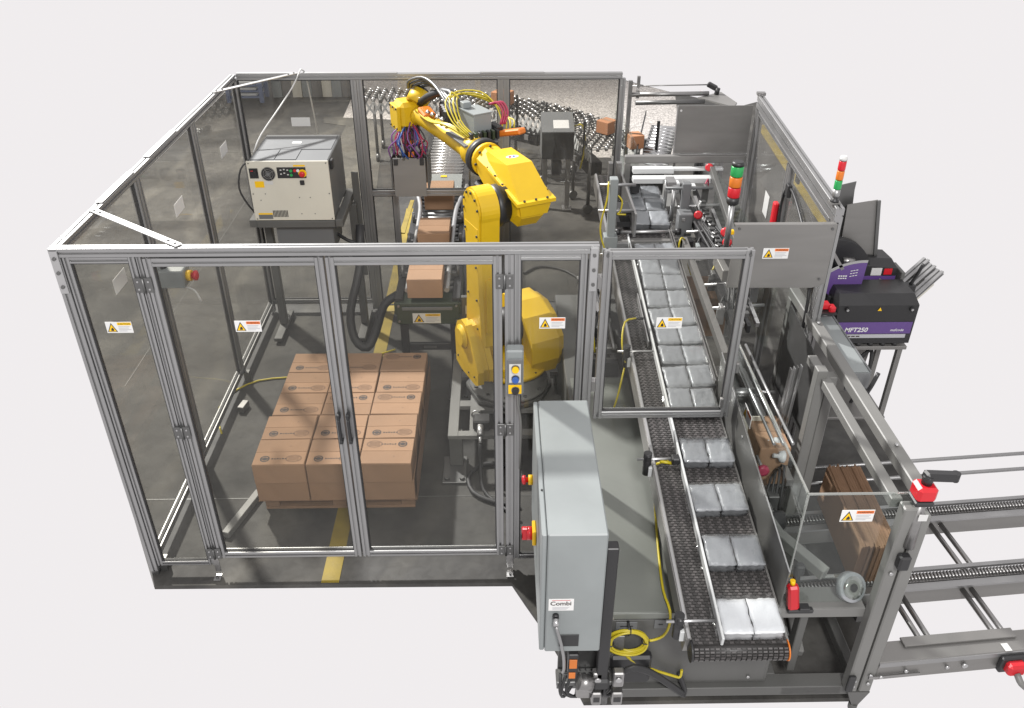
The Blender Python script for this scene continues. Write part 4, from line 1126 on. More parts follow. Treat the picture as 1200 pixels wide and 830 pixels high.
one("frame_edge", cv, lambda b: b.beam((2.88, YA + .02, bz_(YA + .02) + .008), (2.88, YB, bz_(YB) + .008), .012, .006), "alu_bright")
one("lane_rail", cv, lambda b: (b.beam((3.012, YA - .02, bz_(YA) + .035), (3.012, 2.0, bz_(2.0) + .035), .012, .05, .003)), "white_plastic")
one("side_guard", cv, lambda b: b.prism([(-1.04, .84), (.35, .96), (.36, 1.30), (.02, 1.262), (-1.05, 1.078)], 'x', 3.318, 3.322), "paint_dgrey")
one("side_guard", cv, lambda b: b.prism([(.37, .98), (2.0, 1.17), (2.0, 1.33), (.37, 1.14)], 'x', 3.318, 3.322), "steel_plate")
one("guard_edge", cv, lambda b: b.beam((3.32, -1.05, 1.081), (3.32, .36, 1.306), .006, .004), "alu_bright")
one("guard_screw", cv, lambda b: b.cyl((3.314, -.2, 1.15), (3.3175, -.2, 1.15), .008, 8), "alu_bright")
one("inner_rail", cv, lambda b: b.beam((3.306, .35, bz_(.35) + .05), (3.306, 2.0, bz_(2.0) + .05), .008, .07), "steel")
one("short_guide", cv, lambda b: b.beam((2.985, .75, bz_(.75) + .03), (2.985, 1.25, bz_(1.25) + .03), .006, .05), "alu_bright")
for y in (-1.15, -.2, .68, 1.75):
    def clampf(b):
        z = bz_(y)
        b.use("alu_bright").cyl((2.79, y, z + .035), (3.004, y, z + .035), .0075, 10)
        b.use("black").cyl((2.845, y, z - .06), (2.845, y, z + .075), .022, 14); b.cyl((2.845, y - .035, z + .06), (2.845, y + .02, z + .06), .014, 10)
        b.use("white_plastic").box(2.85, 2.89, y - .03, y - .01, z - .06, z + .0, .002)
    one("rail_clamp", cv, clampf)
one("photo_sensor", cv, lambda b: (b.use("black").obox((2.985, -.22, bz_(-.22) + .05), (.04, .05, .04), None, .006), b.use("cable_yellow").cyl((2.91, -.205, 1.0), (2.97, -.215, .995), .009, 8)))
one("upper_sensor", cv, lambda b: (b.use("cable_yellow").tube([(2.84, .66, 1.05), (2.82, .72, 1.15), (2.85, .85, 1.22), (2.93, .9, 1.22)], .006), b.use("black").cyl((2.92, .9, 1.22), (2.97, .9, 1.215), .009, 8)))
one("yellow_lead", cv, lambda b: b.tube([(2.84, .68, 1.0), (2.80, .6, .85), (2.78, .62, .72)], .006), "cable_yellow")

# ------------------------------------------------------------------ pouches
pr_ = random.Random(21)
def pouch_block(w, d, h, seed, name, parent, cx):
    rn = random.Random(seed); nx, ny = 9, 7
    b = MB("pouch")
    def H(u, v):
        e = min(1, min(u, 1 - u, v, 1 - v) * 12); return h * (.90 + .10 * e ** .5) + rn.uniform(-.0035, .0035)
    top = [[None] * (ny + 1) for _ in range(nx + 1)]
    for i in range(nx + 1):
        for j in range(ny + 1):
            u, v = i / nx, j / ny
            top[i][j] = b.add([(cx + (u - .5) * w + rn.uniform(-.0025, .0025), (v - .5) * d + rn.uniform(-.0025, .0025), H(u, v))])
    for i in range(nx):
        for j in range(ny): b.face((top[i][j], top[i + 1][j], top[i + 1][j + 1], top[i][j + 1]), True)
    edge = [top[i][0] for i in range(nx + 1)] + [top[nx][j] for j in range(1, ny + 1)] + [top[i][ny] for i in range(nx - 1, -1, -1)] + [top[0][j] for j in range(ny - 1, 0, -1)]
    prev = edge
    for lev in (.72, .66, .36, .30, .02, 0):
        s_ = .004 if lev in (.66, .30) else (.0 if lev else .008)
        ring = [b.add([(cx + (b.v[k].x - cx) * (1 - s_ / w * 2) + rn.uniform(-.0015, .0015), b.v[k].y * (1 - s_ / d * 2) + rn.uniform(-.0015, .0015), lev * h)]) for k in edge]
        for i in range(len(edge)):
            j = (i + 1) % len(edge); b.face((prev[i], ring[i], ring[j], prev[j]), True)
        prev = ring
    b.face(prev)
    return b.build(name, parent)
def film(parent, w, d, h, seed):
    rn = random.Random(seed); b = MB("film"); nx, ny = 14, 4
    for (ya, yb, za, zb) in ((d / 2 - .002, d / 2 + .05, h * .5, h * .12),):
        g = [[b.add([((i / nx - .5) * w * 1.02, ya + (yb - ya) * j / ny, max(.003, za + (zb - za) * j / ny + rn.uniform(-.006, .006)))]) for j in range(ny + 1)] for i in range(nx + 1)]
        for i in range(nx):
            for j in range(ny): b.face((g[i][j], g[i + 1][j], g[i + 1][j + 1], g[i][j + 1]), True)
    for sd in (-1, 1):
        g = [[b.add([(sd * (w / 2 + (.004 + .022 * j / 2)), (i / 8 - .5) * d * .95, max(.003, h * (.5 - .35 * j / 2) + rn.uniform(-.008, .008)))]) for j in range(3)] for i in range(9)]
        for i in range(8):
            for j in range(2): b.face((g[i][j], g[i + 1][j], g[i + 1][j + 1], g[i][j + 1]), True)
    # loose film bubbled over the top
    g = [[b.add([((i / nx - .5) * w, (j / 8 - .5) * d, h + .004 + rn.uniform(0, .009) * (1 if 0 < i < nx and 0 < j < 8 else 0))]) for j in range(9)] for i in range(nx + 1)]
    for i in range(nx):
        for j in range(8): b.face((g[i][j], g[i + 1][j], g[i + 1][j + 1], g[i][j + 1]), True)
    return b.build("film", parent)
def make_pack(seed, w=.262, d=.168, h=.056):
    root = thing("pouch_pack", "", "")
    for k in (-1, 1):
        o = pouch_block(w / 2 - .004, d, h, seed + k, "pouch", root, k * (w / 4 + .001))
    film(root, w, d, h, seed)
    remember(root)
    return root
packs = [make_pack(s_) for s_ in (3, 31, 57)]
firstuse = [True] * 3
def pack(x, y, z, rz, k, label, group, white=False, tilt=True, sc=1.0):
    o = packs[k] if firstuse[k] else copy_tree(packs[k]); firstuse[k] = False
    o.location = (x, y, z); o.rotation_euler = (math.atan(SL) if tilt else 0, 0, rz); o.scale = (sc, 1, 1)
    tag(o, label, "pouch pack", group)
    return o
rows = [(-1.135, "white wrapped pair of pouches at the low end of the belt over the nose roller"),
        (-.79, "wrapped pair of pouches second from the low end of the belt"),
        (-.47, "wrapped pair of pouches third from the low end of the belt"),
        (-.15, "wrapped pair of pouches on the belt level with the sensor clamp"),
        (.245, "wrapped pair of pouches half under the bottom rail of the glass guard frame"),
        (.43, "second pouch pair up from the bottom rail inside the glass guard frame"),
        (.62, "third pouch pair up from the bottom rail inside the glass guard frame"),
        (.81, "fourth pouch pair up, just below the caution sticker on the glass guard"),
        (1.0, "pouch pair on the belt behind the caution sticker of the glass guard"),
        (1.19, "first pouch pair on the belt above the caution sticker of the glass guard"),
        (1.38, "second pouch pair on the belt above the caution sticker of the glass guard"),
        (1.57, "third pouch pair on the belt above the caution sticker of the glass guard"),
        (1.76, "pouch pair on the belt right behind the top rail of the glass guard frame"),
        (2.22, "nearer pair of crumpled pouches waiting in the collator at the top of the belt"),
        (2.42, "middle pair of crumpled pouches waiting in the collator at the top of the belt"),
        (2.62, "farthest pair of crumpled pouches in the collator at the top of the belt")]
whitebag = None
for i, (y, lab_) in enumerate(rows):
    x = 3.155 + pr_.uniform(-.006, .006) + (.02 if y > .3 else 0) + (.02 if y > 2 else 0); sc = 1.0 if y < .3 else (1.06 if y < 2 else 1.1)
    o = pack(x, y, bz_(y) + .002, pr_.uniform(-.045, .045), i % 3, lab_, "pouch packs riding up the belt", sc=sc)
    if y > .3:
        o.rotation_euler.x += pr_.uniform(-.02, .13); o.rotation_euler.y = pr_.uniform(-.04, .04); o.rotation_euler.z = pr_.uniform(-.06, .06); o.location.z += .006
    if i == 0: low_pack = o
if True:
    if True:
        o = low_pack
        for ch in [c for c in bpy.data.objects if c.parent == o and c.name.startswith("pouch")]:
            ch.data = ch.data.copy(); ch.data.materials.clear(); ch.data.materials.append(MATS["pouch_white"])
# ------------------------------------------------------------------ framed glass guard over the belt
gp_ = thing("glass_guard", "aluminium framed glass guard hung across the pouch belt with a caution sticker", "guard panel", (2.93, 0, 1.6))
panel_frame(gp_, 2.578, 3.292, 1.125, 2.095, .042, (2.863, 1.667, "CAUTION"), y=YC)
for z in (1.3, 1.9): one("hinge_bracket", gp_, lambda b: b.box(2.5575, 2.5775, .0, .045, z, z + .06), "steel")
one("corner_bolts", gp_, lambda b: [b.cyl((x, -.006, z), (x, .001, z), .007, 8) for x in (2.598, 3.272) for z in (2.075, 1.145)], "steel_dark")
one("latch", gp_, lambda b: (b.box(3.2925, 3.312, .005, .04, 1.40, 1.46, .003), b.box(3.235, 3.25, -.02, .001, 1.2, 1.26, .003)), "steel")
def mesh_clear(name, label, cat, panes, edges, loc):
    t = thing(name, label, cat, loc)
    for p in panes: one("pane", t, lambda b: b.box(*p), "clear_sheet")
    for p0, p1 in edges: one("pane_edge", t, lambda b: b.beam(p0, p1, .010, .010, .002), "clear_edge")
    return t
# ------------------------------------------------------------------ clear hood on the case erector
hx0, hx1, hy0, hy1, hz = 3.382, 3.86, -.918, .30, 1.40
hd = mesh_clear("clear_hood", "clear plastic hood over the carton magazine with a warning sticker on its front", "hood",
    [(hx0 + .006, hx1, hy0, hy0 + .006, .74, hz - .006), (hx0, hx0 + .006, hy0, hy1, .90, hz - .006)],
    [((hx0 + .003, hy0 + .003, .80), (hx0 + .003, hy0 + .003, hz - .006)), ((hx0, hy0 + .003, hz), (hx1, hy0 + .003, hz)), ((hx0 + .003, hy0 + .01, hz), (hx0 + .003, hy1, hz)), ], (3.62, -.9, .74))
one("warning_label", hd, lambda b: warn_sign(b, (3.545, hy0 - .0005, 1.245), X, Z, .142, .066, "WARNING"))
one("warning_label", hd, lambda b: warn_sign(b, (3.381, .02, 1.13), Vector((0, -1, 0)), Z, .13, .075, "WARNING"))
# ------------------------------------------------------------------ case erector frame
fr = thing("case_erector_frame", "grey tube frame of the case erector with twin front posts and a long top beam", "machine frame", (3.85, -.95, 0))
one("post", fr, lambda b: b.box(3.775, 3.832, -.985, -.925, .165, 1.37, .006), "paint_grey")
one("post", fr, lambda b: b.box(3.842, 3.90, -.985, -.925, .165, 1.33, .006), "paint_grey")
one("foot", fr, lambda b: (b.loft([[(3.84, -.97, .04), (3.87, -.97, .04), (3.87, -.94, .04), (3.84, -.94, .04)], [(3.79, -.985, .163), (3.90, -.985, .163), (3.90, -.93, .163), (3.79, -.93, .163)]]), b.cyl((3.855, -.955, .001), (3.855, -.955, .04), .022, 10)), "paint_dgrey")
one("top_beam", fr, lambda b: b.beam((3.885, -.92, 1.37), (3.885, .95, 1.37), .06, .06, .005), "paint_grey")
one("inner_beam", fr, lambda b: b.beam((3.78, -.90, 1.33), (3.78, .25, 1.33), .05, .05, .004), "paint_grey")
one("bottom_rail", fr, lambda b: (b.box(3.47, 3.774, -.95, -.90, .105, .163, .004), b.box(3.84, 3.89, -.90, 1.4, .105, .163, .004)), "paint_dgrey")
one("shelf_plate", fr, lambda b: (b.box(3.335, 3.774, -.93, -.80, .70, .712, .002), b.box(3.335, 3.774, -.935, -.929, .655, .711, .002)), "paint_grey")
one("diagonal_arm", fr, lambda b: b.beam((3.40, -.62, .90), (3.58, -.86, .86), .05, .06, .004), "paint_grey")
one("post", fr, lambda b: b.box(3.73, 3.785, .02, .08, .17, 1.40, .004), "paint_grey")
one("post", fr, lambda b: b.box(3.80, 3.855, .05, .11, .17, 1.34, .004), "paint_grey")
one("post", fr, lambda b: b.box(3.52, 3.56, -.86, -.80, .17, .698, .004), "paint_dgrey")
one("cross_tube", fr, lambda b: (b.beam((3.53, -.80, .20), (3.60, .4, .45), .045, .06, .004), b.beam((3.60, -.78, .2), (3.69, .4, .45), .05, .05, .004)), "paint_grey")
one("gusset", fr, lambda b: b.prism([(.12, .75), (.85, .75), (.85, 1.33), (.12, 1.25)], 'x', 3.845, 3.853), "steel_dark")
one("rear_post", fr, lambda b: b.box(3.86, 3.91, .90, .96, .165, 1.335, .004), "paint_grey")
def bolts_(b):
    for p in ((3.80, -.988, .22), (3.80, -.988, .26), (3.87, -.988, .24), (3.87, -.988, .3), (3.885, -.6, 1.405), (3.885, .5, 1.405), (3.80, -.988, 1.0)): b.cyl(Vector(p) - Y * .0 , Vector(p) + (Z if p[2] > 1.3 else -Y) * .009, .009, 8)
one("bolts", fr, bolts_, "alu_bright")
one("pivot", fr, lambda b: b.box(3.765, 3.80, -1.005, -.9855, .19, .30, .005), "black")
one("release_lever", fr, lambda b: (b.cyl((3.93, -.10, 1.35), (3.95, -.10, 1.35), .02, 10), b.tube([(3.95, -.10, 1.35), (3.965, -.10, 1.40), (3.985, -.09, 1.46)], .011, 8)), "black")
one("rail_lip", fr, lambda b: b.beam((3.925, -.7, 1.34), (3.925, .6, 1.34), .01, .05), "steel")
# adjusters: red clamp heads with black levers
def clamp(name, label, p, rod0, lever, grp):
    t = thing(name, label, "clamp", p, group=grp)
    one("rod", t, lambda b: b.cyl(rod0, p, .024, 12), "steel")
    one("clamp_head", t, lambda b: (b.use("red").obox(Vector(p) + Z * .02, (.085, .085, .075), None, .014), b.use("black").obox(Vector(p) - Z * .03, (.08, .08, .024), None, .006)), "red")
    one("lever", t, lambda b: (b.cyl(Vector(p) + Z * .058, Vector(p) + Z * .10, .022, 12), b.beam(Vector(p) + Z * .10 - X * .02, Vector(p) + Vector(lever), .045, .04, .01), b.cyl(Vector(p) + Vector(lever) - Z * .02, Vector(p) + Vector(lever) + Z * .02, .018, 10)), "black")
    return t
clamp("height_clamp", "red clamp head with a black lever on top of the twin front posts", (3.845, -.955, 1.43), (3.838, -.99, 1.16), (.125, .02, .075), None)
def cl2(b): b.box(3.80, 3.85, -1.03, -.9855, 1.05, 1.13, .008)
one("lower_clamp", fr, cl2, "black")
one("white_tag", fr, lambda b: b.box(3.825, 3.862, -1.012, -1.01, 1.33, 1.365), "white")
# carton magazine rails running out to the right
RA = R(5)
mg = thing("carton_magazine", "long steel magazine rails with roller strips running out to the right of the machine", "magazine", (3.92, -.98, .38), RA)
MI = Matrix.Rotation(-RA, 3, 'Z')
def mp(x, y, z): return (x, y, z)      # rails live in the magazine's own turned frame
for y0, nm in ((0.0, "front_beam"), (.42, "middle_beam"), (.90, "rear_beam")):
    x0 = -.02 if y0 == 0 else -.42
    one(nm, mg, lambda b: b.box(x0, 2.3, y0, y0 + (.12 if y0 == 0 else .05), -.13 if y0 == 0 else -.11, -.001, .004), "steel_plate")
    if y0 == 0:
        one("edge_flange", mg, lambda b: b.box(-.02, 2.3, -.006, -.001, -.03, -.004), "alu")
    if y0 > 0:
        one("flange", mg, lambda b: (b.box(x0, 2.3, y0 - .012, y0 + .03, .0, .012), b.box(x0, 2.3, y0 + .10, y0 + .125, .012, .028)), "alu")
        def strip(b):
            b.use("steel").box(x0, 2.3, y0 + .036, y0 + .094, .0, .012)
            b.use("steel")
            for i in range(int((2.3 - x0) / .019)): b.cyl((x0 + .01 + i * .019, y0 + .045, .022), (x0 + .01 + i * .019, y0 + .085, .022), .0075, 6)
        tag(one("roller_strip", mg, strip), kind="stuff")
for (xa, ya, yb2) in ((.26, .05, .44), (.31, .05, .44), (.65, .06, .44), (.70, .06, .44), (.735, .50, .90), (.795, .50, .90)):
    one("cross_rod", mg, lambda b: b.cyl((xa, ya, -.03), (xa, yb2, -.03), .014, 10), "steel")
for y0 in (1.22, 1.36):
    one("side_rod", mg, lambda b: b.cyl((-.3, y0, .06), (2.3, y0, .06), .012, 10), "alu")
one("slide_plate", mg, lambda b: b.box(.14, .72, .07, .125, .002, .014, .002), "steel_plate")
one("end_bracket", mg, lambda b: b.box(-.06, .2, -.014, -.007, -.10, -.085), "steel")
def bt(b):
    for x in (.0, .12, .33, .42): b.cyl((x, -.02, -.06 - (.03 if x < .1 else 0)), (x, -.0065, -.06 - (.03 if x < .1 else 0)), .014 if x > .4 else .009, 10)
one("bolts", mg, bt, "alu_bright")
one("side_clamp", mg, lambda b: (b.use("red").obox((.66, -.045, -.065), (.09, .06, .07), None, .012), b.use("black").obox((.66, -.02, -.065), (.13, .03, .10), None, .006), b.use("paint_grey").tube([(.66, -.07, -.08), (.67, -.11, -.11), (.72, -.12, -.14), (.80, -.12, -.15)], .016, 8), b.use("white").box(.62, .655, -.0, .045, .002, .003)))
one("cross_plate", mg, lambda b: b.box(.05, .14, .35, .41, -.13, -.07), "paint_dgrey")
# flat carton blanks
bp_ = MB("cardboard_dark")
H_, Ld, Wb = .25, .64, .0062
def blank():
    b = MB("cardboard"); b.box(0, .0018, 0, Ld, 0, H_); b.box(Wb - .0018, Wb, 0, Ld, 0, H_)
    b.use("cardboard_dark").box(.0019, Wb - .0019, .004, Ld - .004, .003, H_ - .003)
    k = b.add([(.0019 if i % 2 else Wb - .0019, .0015, i * H_ / 30) for i in range(31)])
    b.use("cardboard_dark")
    return b.build("carton_blank")
bproto = blank(); bproto.name = "carton_blank"
for i in range(28):
    o = bproto if i == 0 else bproto.copy()
    if i: col.objects.link(o)
    pass
    o.location = (3.922 + i * .0070 + rnd.uniform(-.0003, .0003), -.49 + rnd.uniform(-.008, .008) + (.02 if i % 7 == 3 else 0), .405 + (.006 if i % 9 == 2 else 0))
    o.rotation_euler = (0, R(2.0), R(-3.0))
    tag(o, "flat brown corrugated blank standing on edge among the others in the magazine", "carton blank", "flat carton blanks in the magazine")
tag(MB("clear_edge").box(3.75, 3.9, -.50, -.48, .44, .448).build("strip"), "clear strip lying in front of the carton blanks", "strip")
t = thing("tape_roll", "white roll of tape lying on the shelf in front of the carton blanks", "tape roll", (3.70, -.86, .78))
def tr(b):
    c = Vector((3.71, -.87, .785)); ax = Vector((.25, -.8, .55)).normalized()
    b.use("pouch").lathe(c - ax * .022, ax, [(0, .02), (0.0005, .066), (.003, .07), (.041, .07), (.0435, .066), (.044, .02)], 24)
    b.use("clear_edge").lathe(c + ax * .0225, ax, [(0, .03), (.001, .055), (.002, .03)], 20)
one("roll", t, tr); one("core", t, lambda b: b.cyl(Vector((3.71, -.87, .785)) + Vector((.25, -.8, .55)).normalized() * .021, Vector((3.71, -.87, .785)) + Vector((.25, -.8, .55)).normalized() * .027, .02, 12), "black")
t = thing("toggle_clamp", "red and black toggle clamp on the shelf beside the belt end", "clamp", (3.43, -.93, .72))
one("body", t, lambda b: (b.box(3.40, 3.52, -.965, -.935, .713, .735, .006), b.box(3.45, 3.50, -.97, -.93, .735, .75, .004)), "black")
one("handle", t, lambda b: b.beam((3.425, -.95, .738), (3.405, -.935, .875), .05, .045, .014), "red")
one("tip", t, lambda b: b.cyl((3.404, -.934, .877), (3.402, -.932, .90), .012, 10), "sign_yellow")
t = thing("crank_handle", "small black crank handle standing beside the toggle clamp", "crank", (3.46, -.85, .72))
one("arm", t, lambda b: b.beam((3.455, -.86, .713), (3.455, -.85, .86), .028, .03, .006), "black"); one("grip", t, lambda b: b.box(3.435, 3.478, -.875, -.835, .8605, .92, .008), "rubber")
# works inside the hood
t = thing("erector_mechanism", "steel plates, cylinders and brackets of the case erector inside the clear hood", "mechanism", (3.6, .2, .7))
one("bed_plate", t, lambda b: b.box(3.46, 3.72, .26, 1.1, .70, .712), "steel")
for i, (x, y) in enumerate(((3.60, .45), (3.62, .75))): one("air_cylinder", t, lambda b: (b.cyl((x - .1, y, .76), (x + .1, y, .76), .03, 14), b.cyl((x + .1, y, .76), (x + .2, y, .76), .01, 8)), "alu_bright")
one("folder_plate", t, lambda b: b.beam((3.40, -.30, .80), (3.52, -.55, .70), .10, .012), "paint_grey")
one("bracket", t, lambda b: (b.box(3.44, 3.50, -.35, -.28, .62, .78, .004), b.box(3.52, 3.58, -.2, -.1, .62, .74, .004)), "steel_dark")
one("vacuum_cup", t, lambda b: [b.lathe((3.57, -.02 + k * .12, .88), Vector((1, 0, -.2)), [(0, .012), (.03, .012), (.04, .03), (.06, .035)], 14) for k in range(2)], "white_plastic")
one("hand_knob", t, lambda b: (b.use("hose_red").lathe((3.47, -.15, .90), -Y, [(0, .02), (.01, .034), (.03, .034), (.035, .02)], 8), b.use("steel").cyl((3.47, -.15, .90), (3.47, -.05, .90), .01, 8)))
one("slide_rods", t, lambda b: [b.cyl((3.53 + k * .05, -.1, 1.02), (3.53 + k * .05, .9, 1.02), .009, 8) for k in range(3)], "alu_bright")
one("side_angle", t, lambda b: (b.beam((3.66, -.1, .75), (3.66, 1.2, .75), .04, .04), b.beam((3.56, -.1, .64), (3.56, 1.2, .64), .03, .05)), "steel")
one("black_motor", t, lambda b: (b.cyl((3.43, -.30, .67), (3.58, -.30, .67), .05, 14), b.box(3.43, 3.50, -.36, -.24, .60, .66)), "black")
one("cables", t, lambda b: [b.tube([(3.50 + .03 * k, -.2, .65), (3.55 + .02 * k, -.1, .78 + .03 * k), (3.62, .05, .72), (3.64, .3, .73)], .007, 6) for k in range(4)], "rubber")
one("drop_plate", t, lambda b: (b.box(3.425, 3.60, .28, .285, .72, .92)), "ctrl_cream")
cbx = carton(.17, .30, .26, 1, False); cbx.location = (3.60, .30 - .12, .63); tag(cbx, "open brown carton being formed under the clear hood", "cardboard box")
cbx2 = carton(.30, .34, .30, 1, False); cbx2.location = (3.50, 1.62, .75); tag(cbx2, "brown carton in the shade beside the upper pouch belt", "cardboard box")
t = thing("fluted_guide", "bundle of upright aluminium guide strips inside the erector", "guide", (3.66, .2, .5))
for k in range(4): one("strip", t, lambda b: b.beam((3.64 + k * .02, .20 + k * .01, .55), (3.66 + k * .022, .20 + k * .01, 1.30), .006, .03), ("steel", "alu", "steel_dark", "alu_bright")[k])
one("tag", t, lambda b: (b.use("hose_red").box(3.715, 3.722, .17, .20, .66, .80), b.use("sign_yellow").box(3.715, 3.722, .17, .20, .55, .66)), "hose_red")
# grey angled cover beside the top beam
t = thing("sheet_cover", "pale grey folded sheet cover lying along the top beam beside the black tape head", "cover", (3.98, .6, 1.3))
one("plate", t, lambda b: b.beam((3.99, .12, 1.32), (3.99, .72, 1.32), .12, .012), "cabinet_grey")
one("lip", t, lambda b: (b.beam((4.056, .12, 1.28), (4.056, .72, 1.28), .010, .10), b.box(3.93, 4.05, .10, .112, 1.22, 1.326)), "ctrl_grey")
# ------------------------------------------------------------------ right hand fence
A = Vector((3.88, .53)); B_ = Vector((4.035, 2.69)); Lr = (B_ - A).length
ang = math.atan2((B_ - A).y, (B_ - A).x)
rf = thing("safety_fence", "short glass fence with red handle along the far right of the packing machine", "safety fence", (A.x, A.y, 0), ang, group="clear panel fence walls round the robot cell")
HR = 2.085
def rp(name, p0, p1, w=.045, h=None): return prof_part(name, rf, p0, p1, w, h)
rp("post", (.022, 0, .03), (.022, 0, HR - .09)); rp("post", (Lr - .022, 0, .03), (Lr - .022, 0, HR - .09)); rp("top_rail", (0, 0, HR - .045), (Lr, 0, HR - .045), .045, .09)
rp("door_stile", (.075, 0, .3), (.075, 0, HR - .095), .04); rp("door_stile", (Lr - .075, 0, .3), (Lr - .075, 0, HR - .095), .04)
for x in (1.02, 1.065): rp("door_stile", (x, 0, .3), (x, 0, HR - .135), .04)
rp("door_rail", (.096, 0, HR - .112), (Lr - .096, 0, HR - .112), .035)
for a, c_ in ((.097, .998), (1.087, Lr - .097)): one("pane", rf, lambda b: b.box(a, c_, -.003, .003, .3, HR - .131), "pane_hazy")
one("corner_plate", rf, lambda b: b.box(Lr - .03, Lr + .02, -.03, .03, HR + .001, HR + .02), "steel")
def hc(b):
    b.box(.93, .99, -.04, -.022, 1.86, 1.93, .004); b.box(.85, .91, .022, .05, 1.80, 1.88, .004)
one("lock_block", rf, hc, "black")
one("red_handle", rf, lambda b: b.box(1.05, 1.11, .024, .06, 1.52, 1.68, .012), "red")
one("wiring", rf, lambda b: b.tube([(.99, .03, 1.50), (.99, .035, 1.70), (.93, .035, 1.83), (.80, .03, 1.86), (.55, .03, 1.80), (.35, .03, 1.72), (.14, .03, 1.55), (.10, .03, 1.3)], .010), "black")
one("sticker_back", rf, lambda b: b.box(1.42, 1.55, .004, .006, 1.42, 1.58), "white")
# grey guard plates
t = thing("guard_plate", "plain grey steel guard plate with a warning sticker beside the light tower", "guard plate", (3.6, .5, 1.8))
one("plate", t, lambda b: b.prism([(3.33, 1.64), (3.80, 1.635), (3.868, 1.66), (3.868, 2.008), (3.33, 2.012)], 'y', .495, .501), "steel_plate")
one("flange", t, lambda b: b.box(3.33, 3.867, .5015, .53, 2.003, 2.009), "steel_plate")
one("warning_label", t, lambda b: warn_sign(b, (3.497, .4935, 1.815), X, Z, .138, .062, "WARNING"))
one("screws", t, lambda b: [b.cyl((x, .488, z), (x, .4945, z), .007, 8) for x, z in ((3.845, 1.985), (3.83, 1.69), (3.352, 1.99))], "steel_dark")
t = thing("guard_plate", "shaded grey steel guard plate at the back, left of the right hand fence", "guard plate", (3.7, 2.72, 1.8))
one("plate", t, lambda b: b.box(3.437, 4.0, 2.715, 2.721, 1.635, 2.0), "steel_plate")
one("edge_strip", t, lambda b: b.box(3.43, 3.4365, 2.70, 2.722, 1.60, 2.0), "alu_bright")
one("bottom_strip", t, lambda b: b.box(3.437, 4.0, 2.695, 2.7145, 1.625, 1.634), "alu_bright")
one("screw", t, lambda b: b.cyl((3.46, 2.708, 1.965), (3.46, 2.7145, 1.965), .009, 8), "white")
# light towers
def tower(label, x, y, z0, zl, r, order, h):
    t = thing("signal_light", label, "signal light", (x, y, z0), group="stacked signal lights")
    one("base", t, lambda b: (b.use("steel_plate").box(x - r * 1.4, x + r * 1.4, y - r * 1.1, y + r * 1.1, z0 - .008, z0), b.use("black").lathe((x, y, z0 + .0005), Z, [(0, r * 1.15), (r * .5, r * 1.15), (r * .8, r * .7), (r * 1.1, r * .7)], 18)))
    one("pole", t, lambda b: b.cyl((x, y, min(z0 + r * 1.1, zl - .004)), (x, y, zl), r * .5, 14), "alu")
    one("collar", t, lambda b: b.lathe((x, y, zl), Z, [(0, r * .7), (.01, r), (.045, r)], 20), "black" if r > .025 else "alu")
    z = zl + .0455
    for c_ in order:
        one("lamp", t, lambda b: b.lathe((x, y, z), Z, [(0, r * .94), (.004, r), (h - .008, r), (h - .004, r * .94)], 22), c_); z += h
    one("cap", t, lambda b: b.lathe((x, y, z), Z, [(0, r), (.012, r), (.022, r * .8)], 20), "black" if r > .025 else "white")
tower("tall signal light, green over orange over red, on a silver pole", 3.385, .8, 1.70, 2.0, .034, ("red", "orange", "green"), .060)
tower("small signal light, red over orange over green, on the fence end post", 3.868, .6, 2.094, 2.12, .0195, ("green", "orange", "red"), .052)
# ------------------------------------------------------------------ collator and machine superstructure at the top of the belt
t = thing("collator", "collator head at the top of the belt with pusher bars, cylinders and grey uprights", "machine", (3.2, 2.2, .69))
one("left_upright", t, lambda b: (b.box(2.85, 2.905, 1.88, 1.95, 1.28, 1.74, .004), b.box(2.83, 2.925, 1.87, 1.96, 1.15, 1.32, .004)), "cabinet_grey")
one("upright_base", t, lambda b: (b.box(2.84, 2.865, 1.88, 1.95, .69, 1.149), b.box(2.885, 2.91, 1.88, 1.95, .69, 1.149)), "black")
for z, x1 in ((1.69, 3.03), (1.50, 3.03)): one("guide_rod", t, lambda b: b.cyl((2.78, 1.915, z), (x1, 1.915, z), .011, 10), "alu")
one("side_plate", t, lambda b: b.box(3.03, 3.045, 1.85, 2.75, 1.33, 1.50), "steel")
one("cross_beam", t, lambda b: b.box(2.90, 3.50, 1.90, 1.955, 1.20, 1.275, .003), "steel_plate")
one("cross_beam", t, lambda b: b.box(2.88, 3.02, 1.89, 1.8995, 1.215, 1.265, .002), "alu")
one("push_rod", t, lambda b: (b.use("alu_bright").cyl((2.93, 1.98, 1.31), (3.36, 1.98, 1.31), .013, 12), b.use("black").cyl((2.92, 1.98, 1.31), (2.955, 1.98, 1.31), .024, 12), b.cyl((3.35, 1.98, 1.31), (3.39, 1.98, 1.31), .024, 12)))
one("opening_shade_block", t, lambda b: (b.box(2.93, 3.04, 2.0, 2.3, 1.34, 1.38), b.box(2.91, 3.04, 2.0, 2.2, 1.43, 1.45)), "black")  # solid black blocks, the shade of an opening given as colour
one("back_plate", t, lambda b: b.box(3.085, 3.39, 2.755, 2.765, 1.28, 1.52), "steel_dark")
one("top_beam", t, lambda b: (b.box(3.06, 3.99, 2.66, 2.71, 1.575, 1.63, .003)), "steel_plate")
one("upright", t, lambda b: (b.box(3.06, 3.105, 2.66, 2.705, .7, 1.574, .003)), "steel_plate")
one("upright", t, lambda b: (b.box(2.99, 3.03, 2.60, 2.65, .7, 1.60, .003), b.box(2.93, 2.96, 2.60, 2.65, .7, 1.60, .003)), "steel")
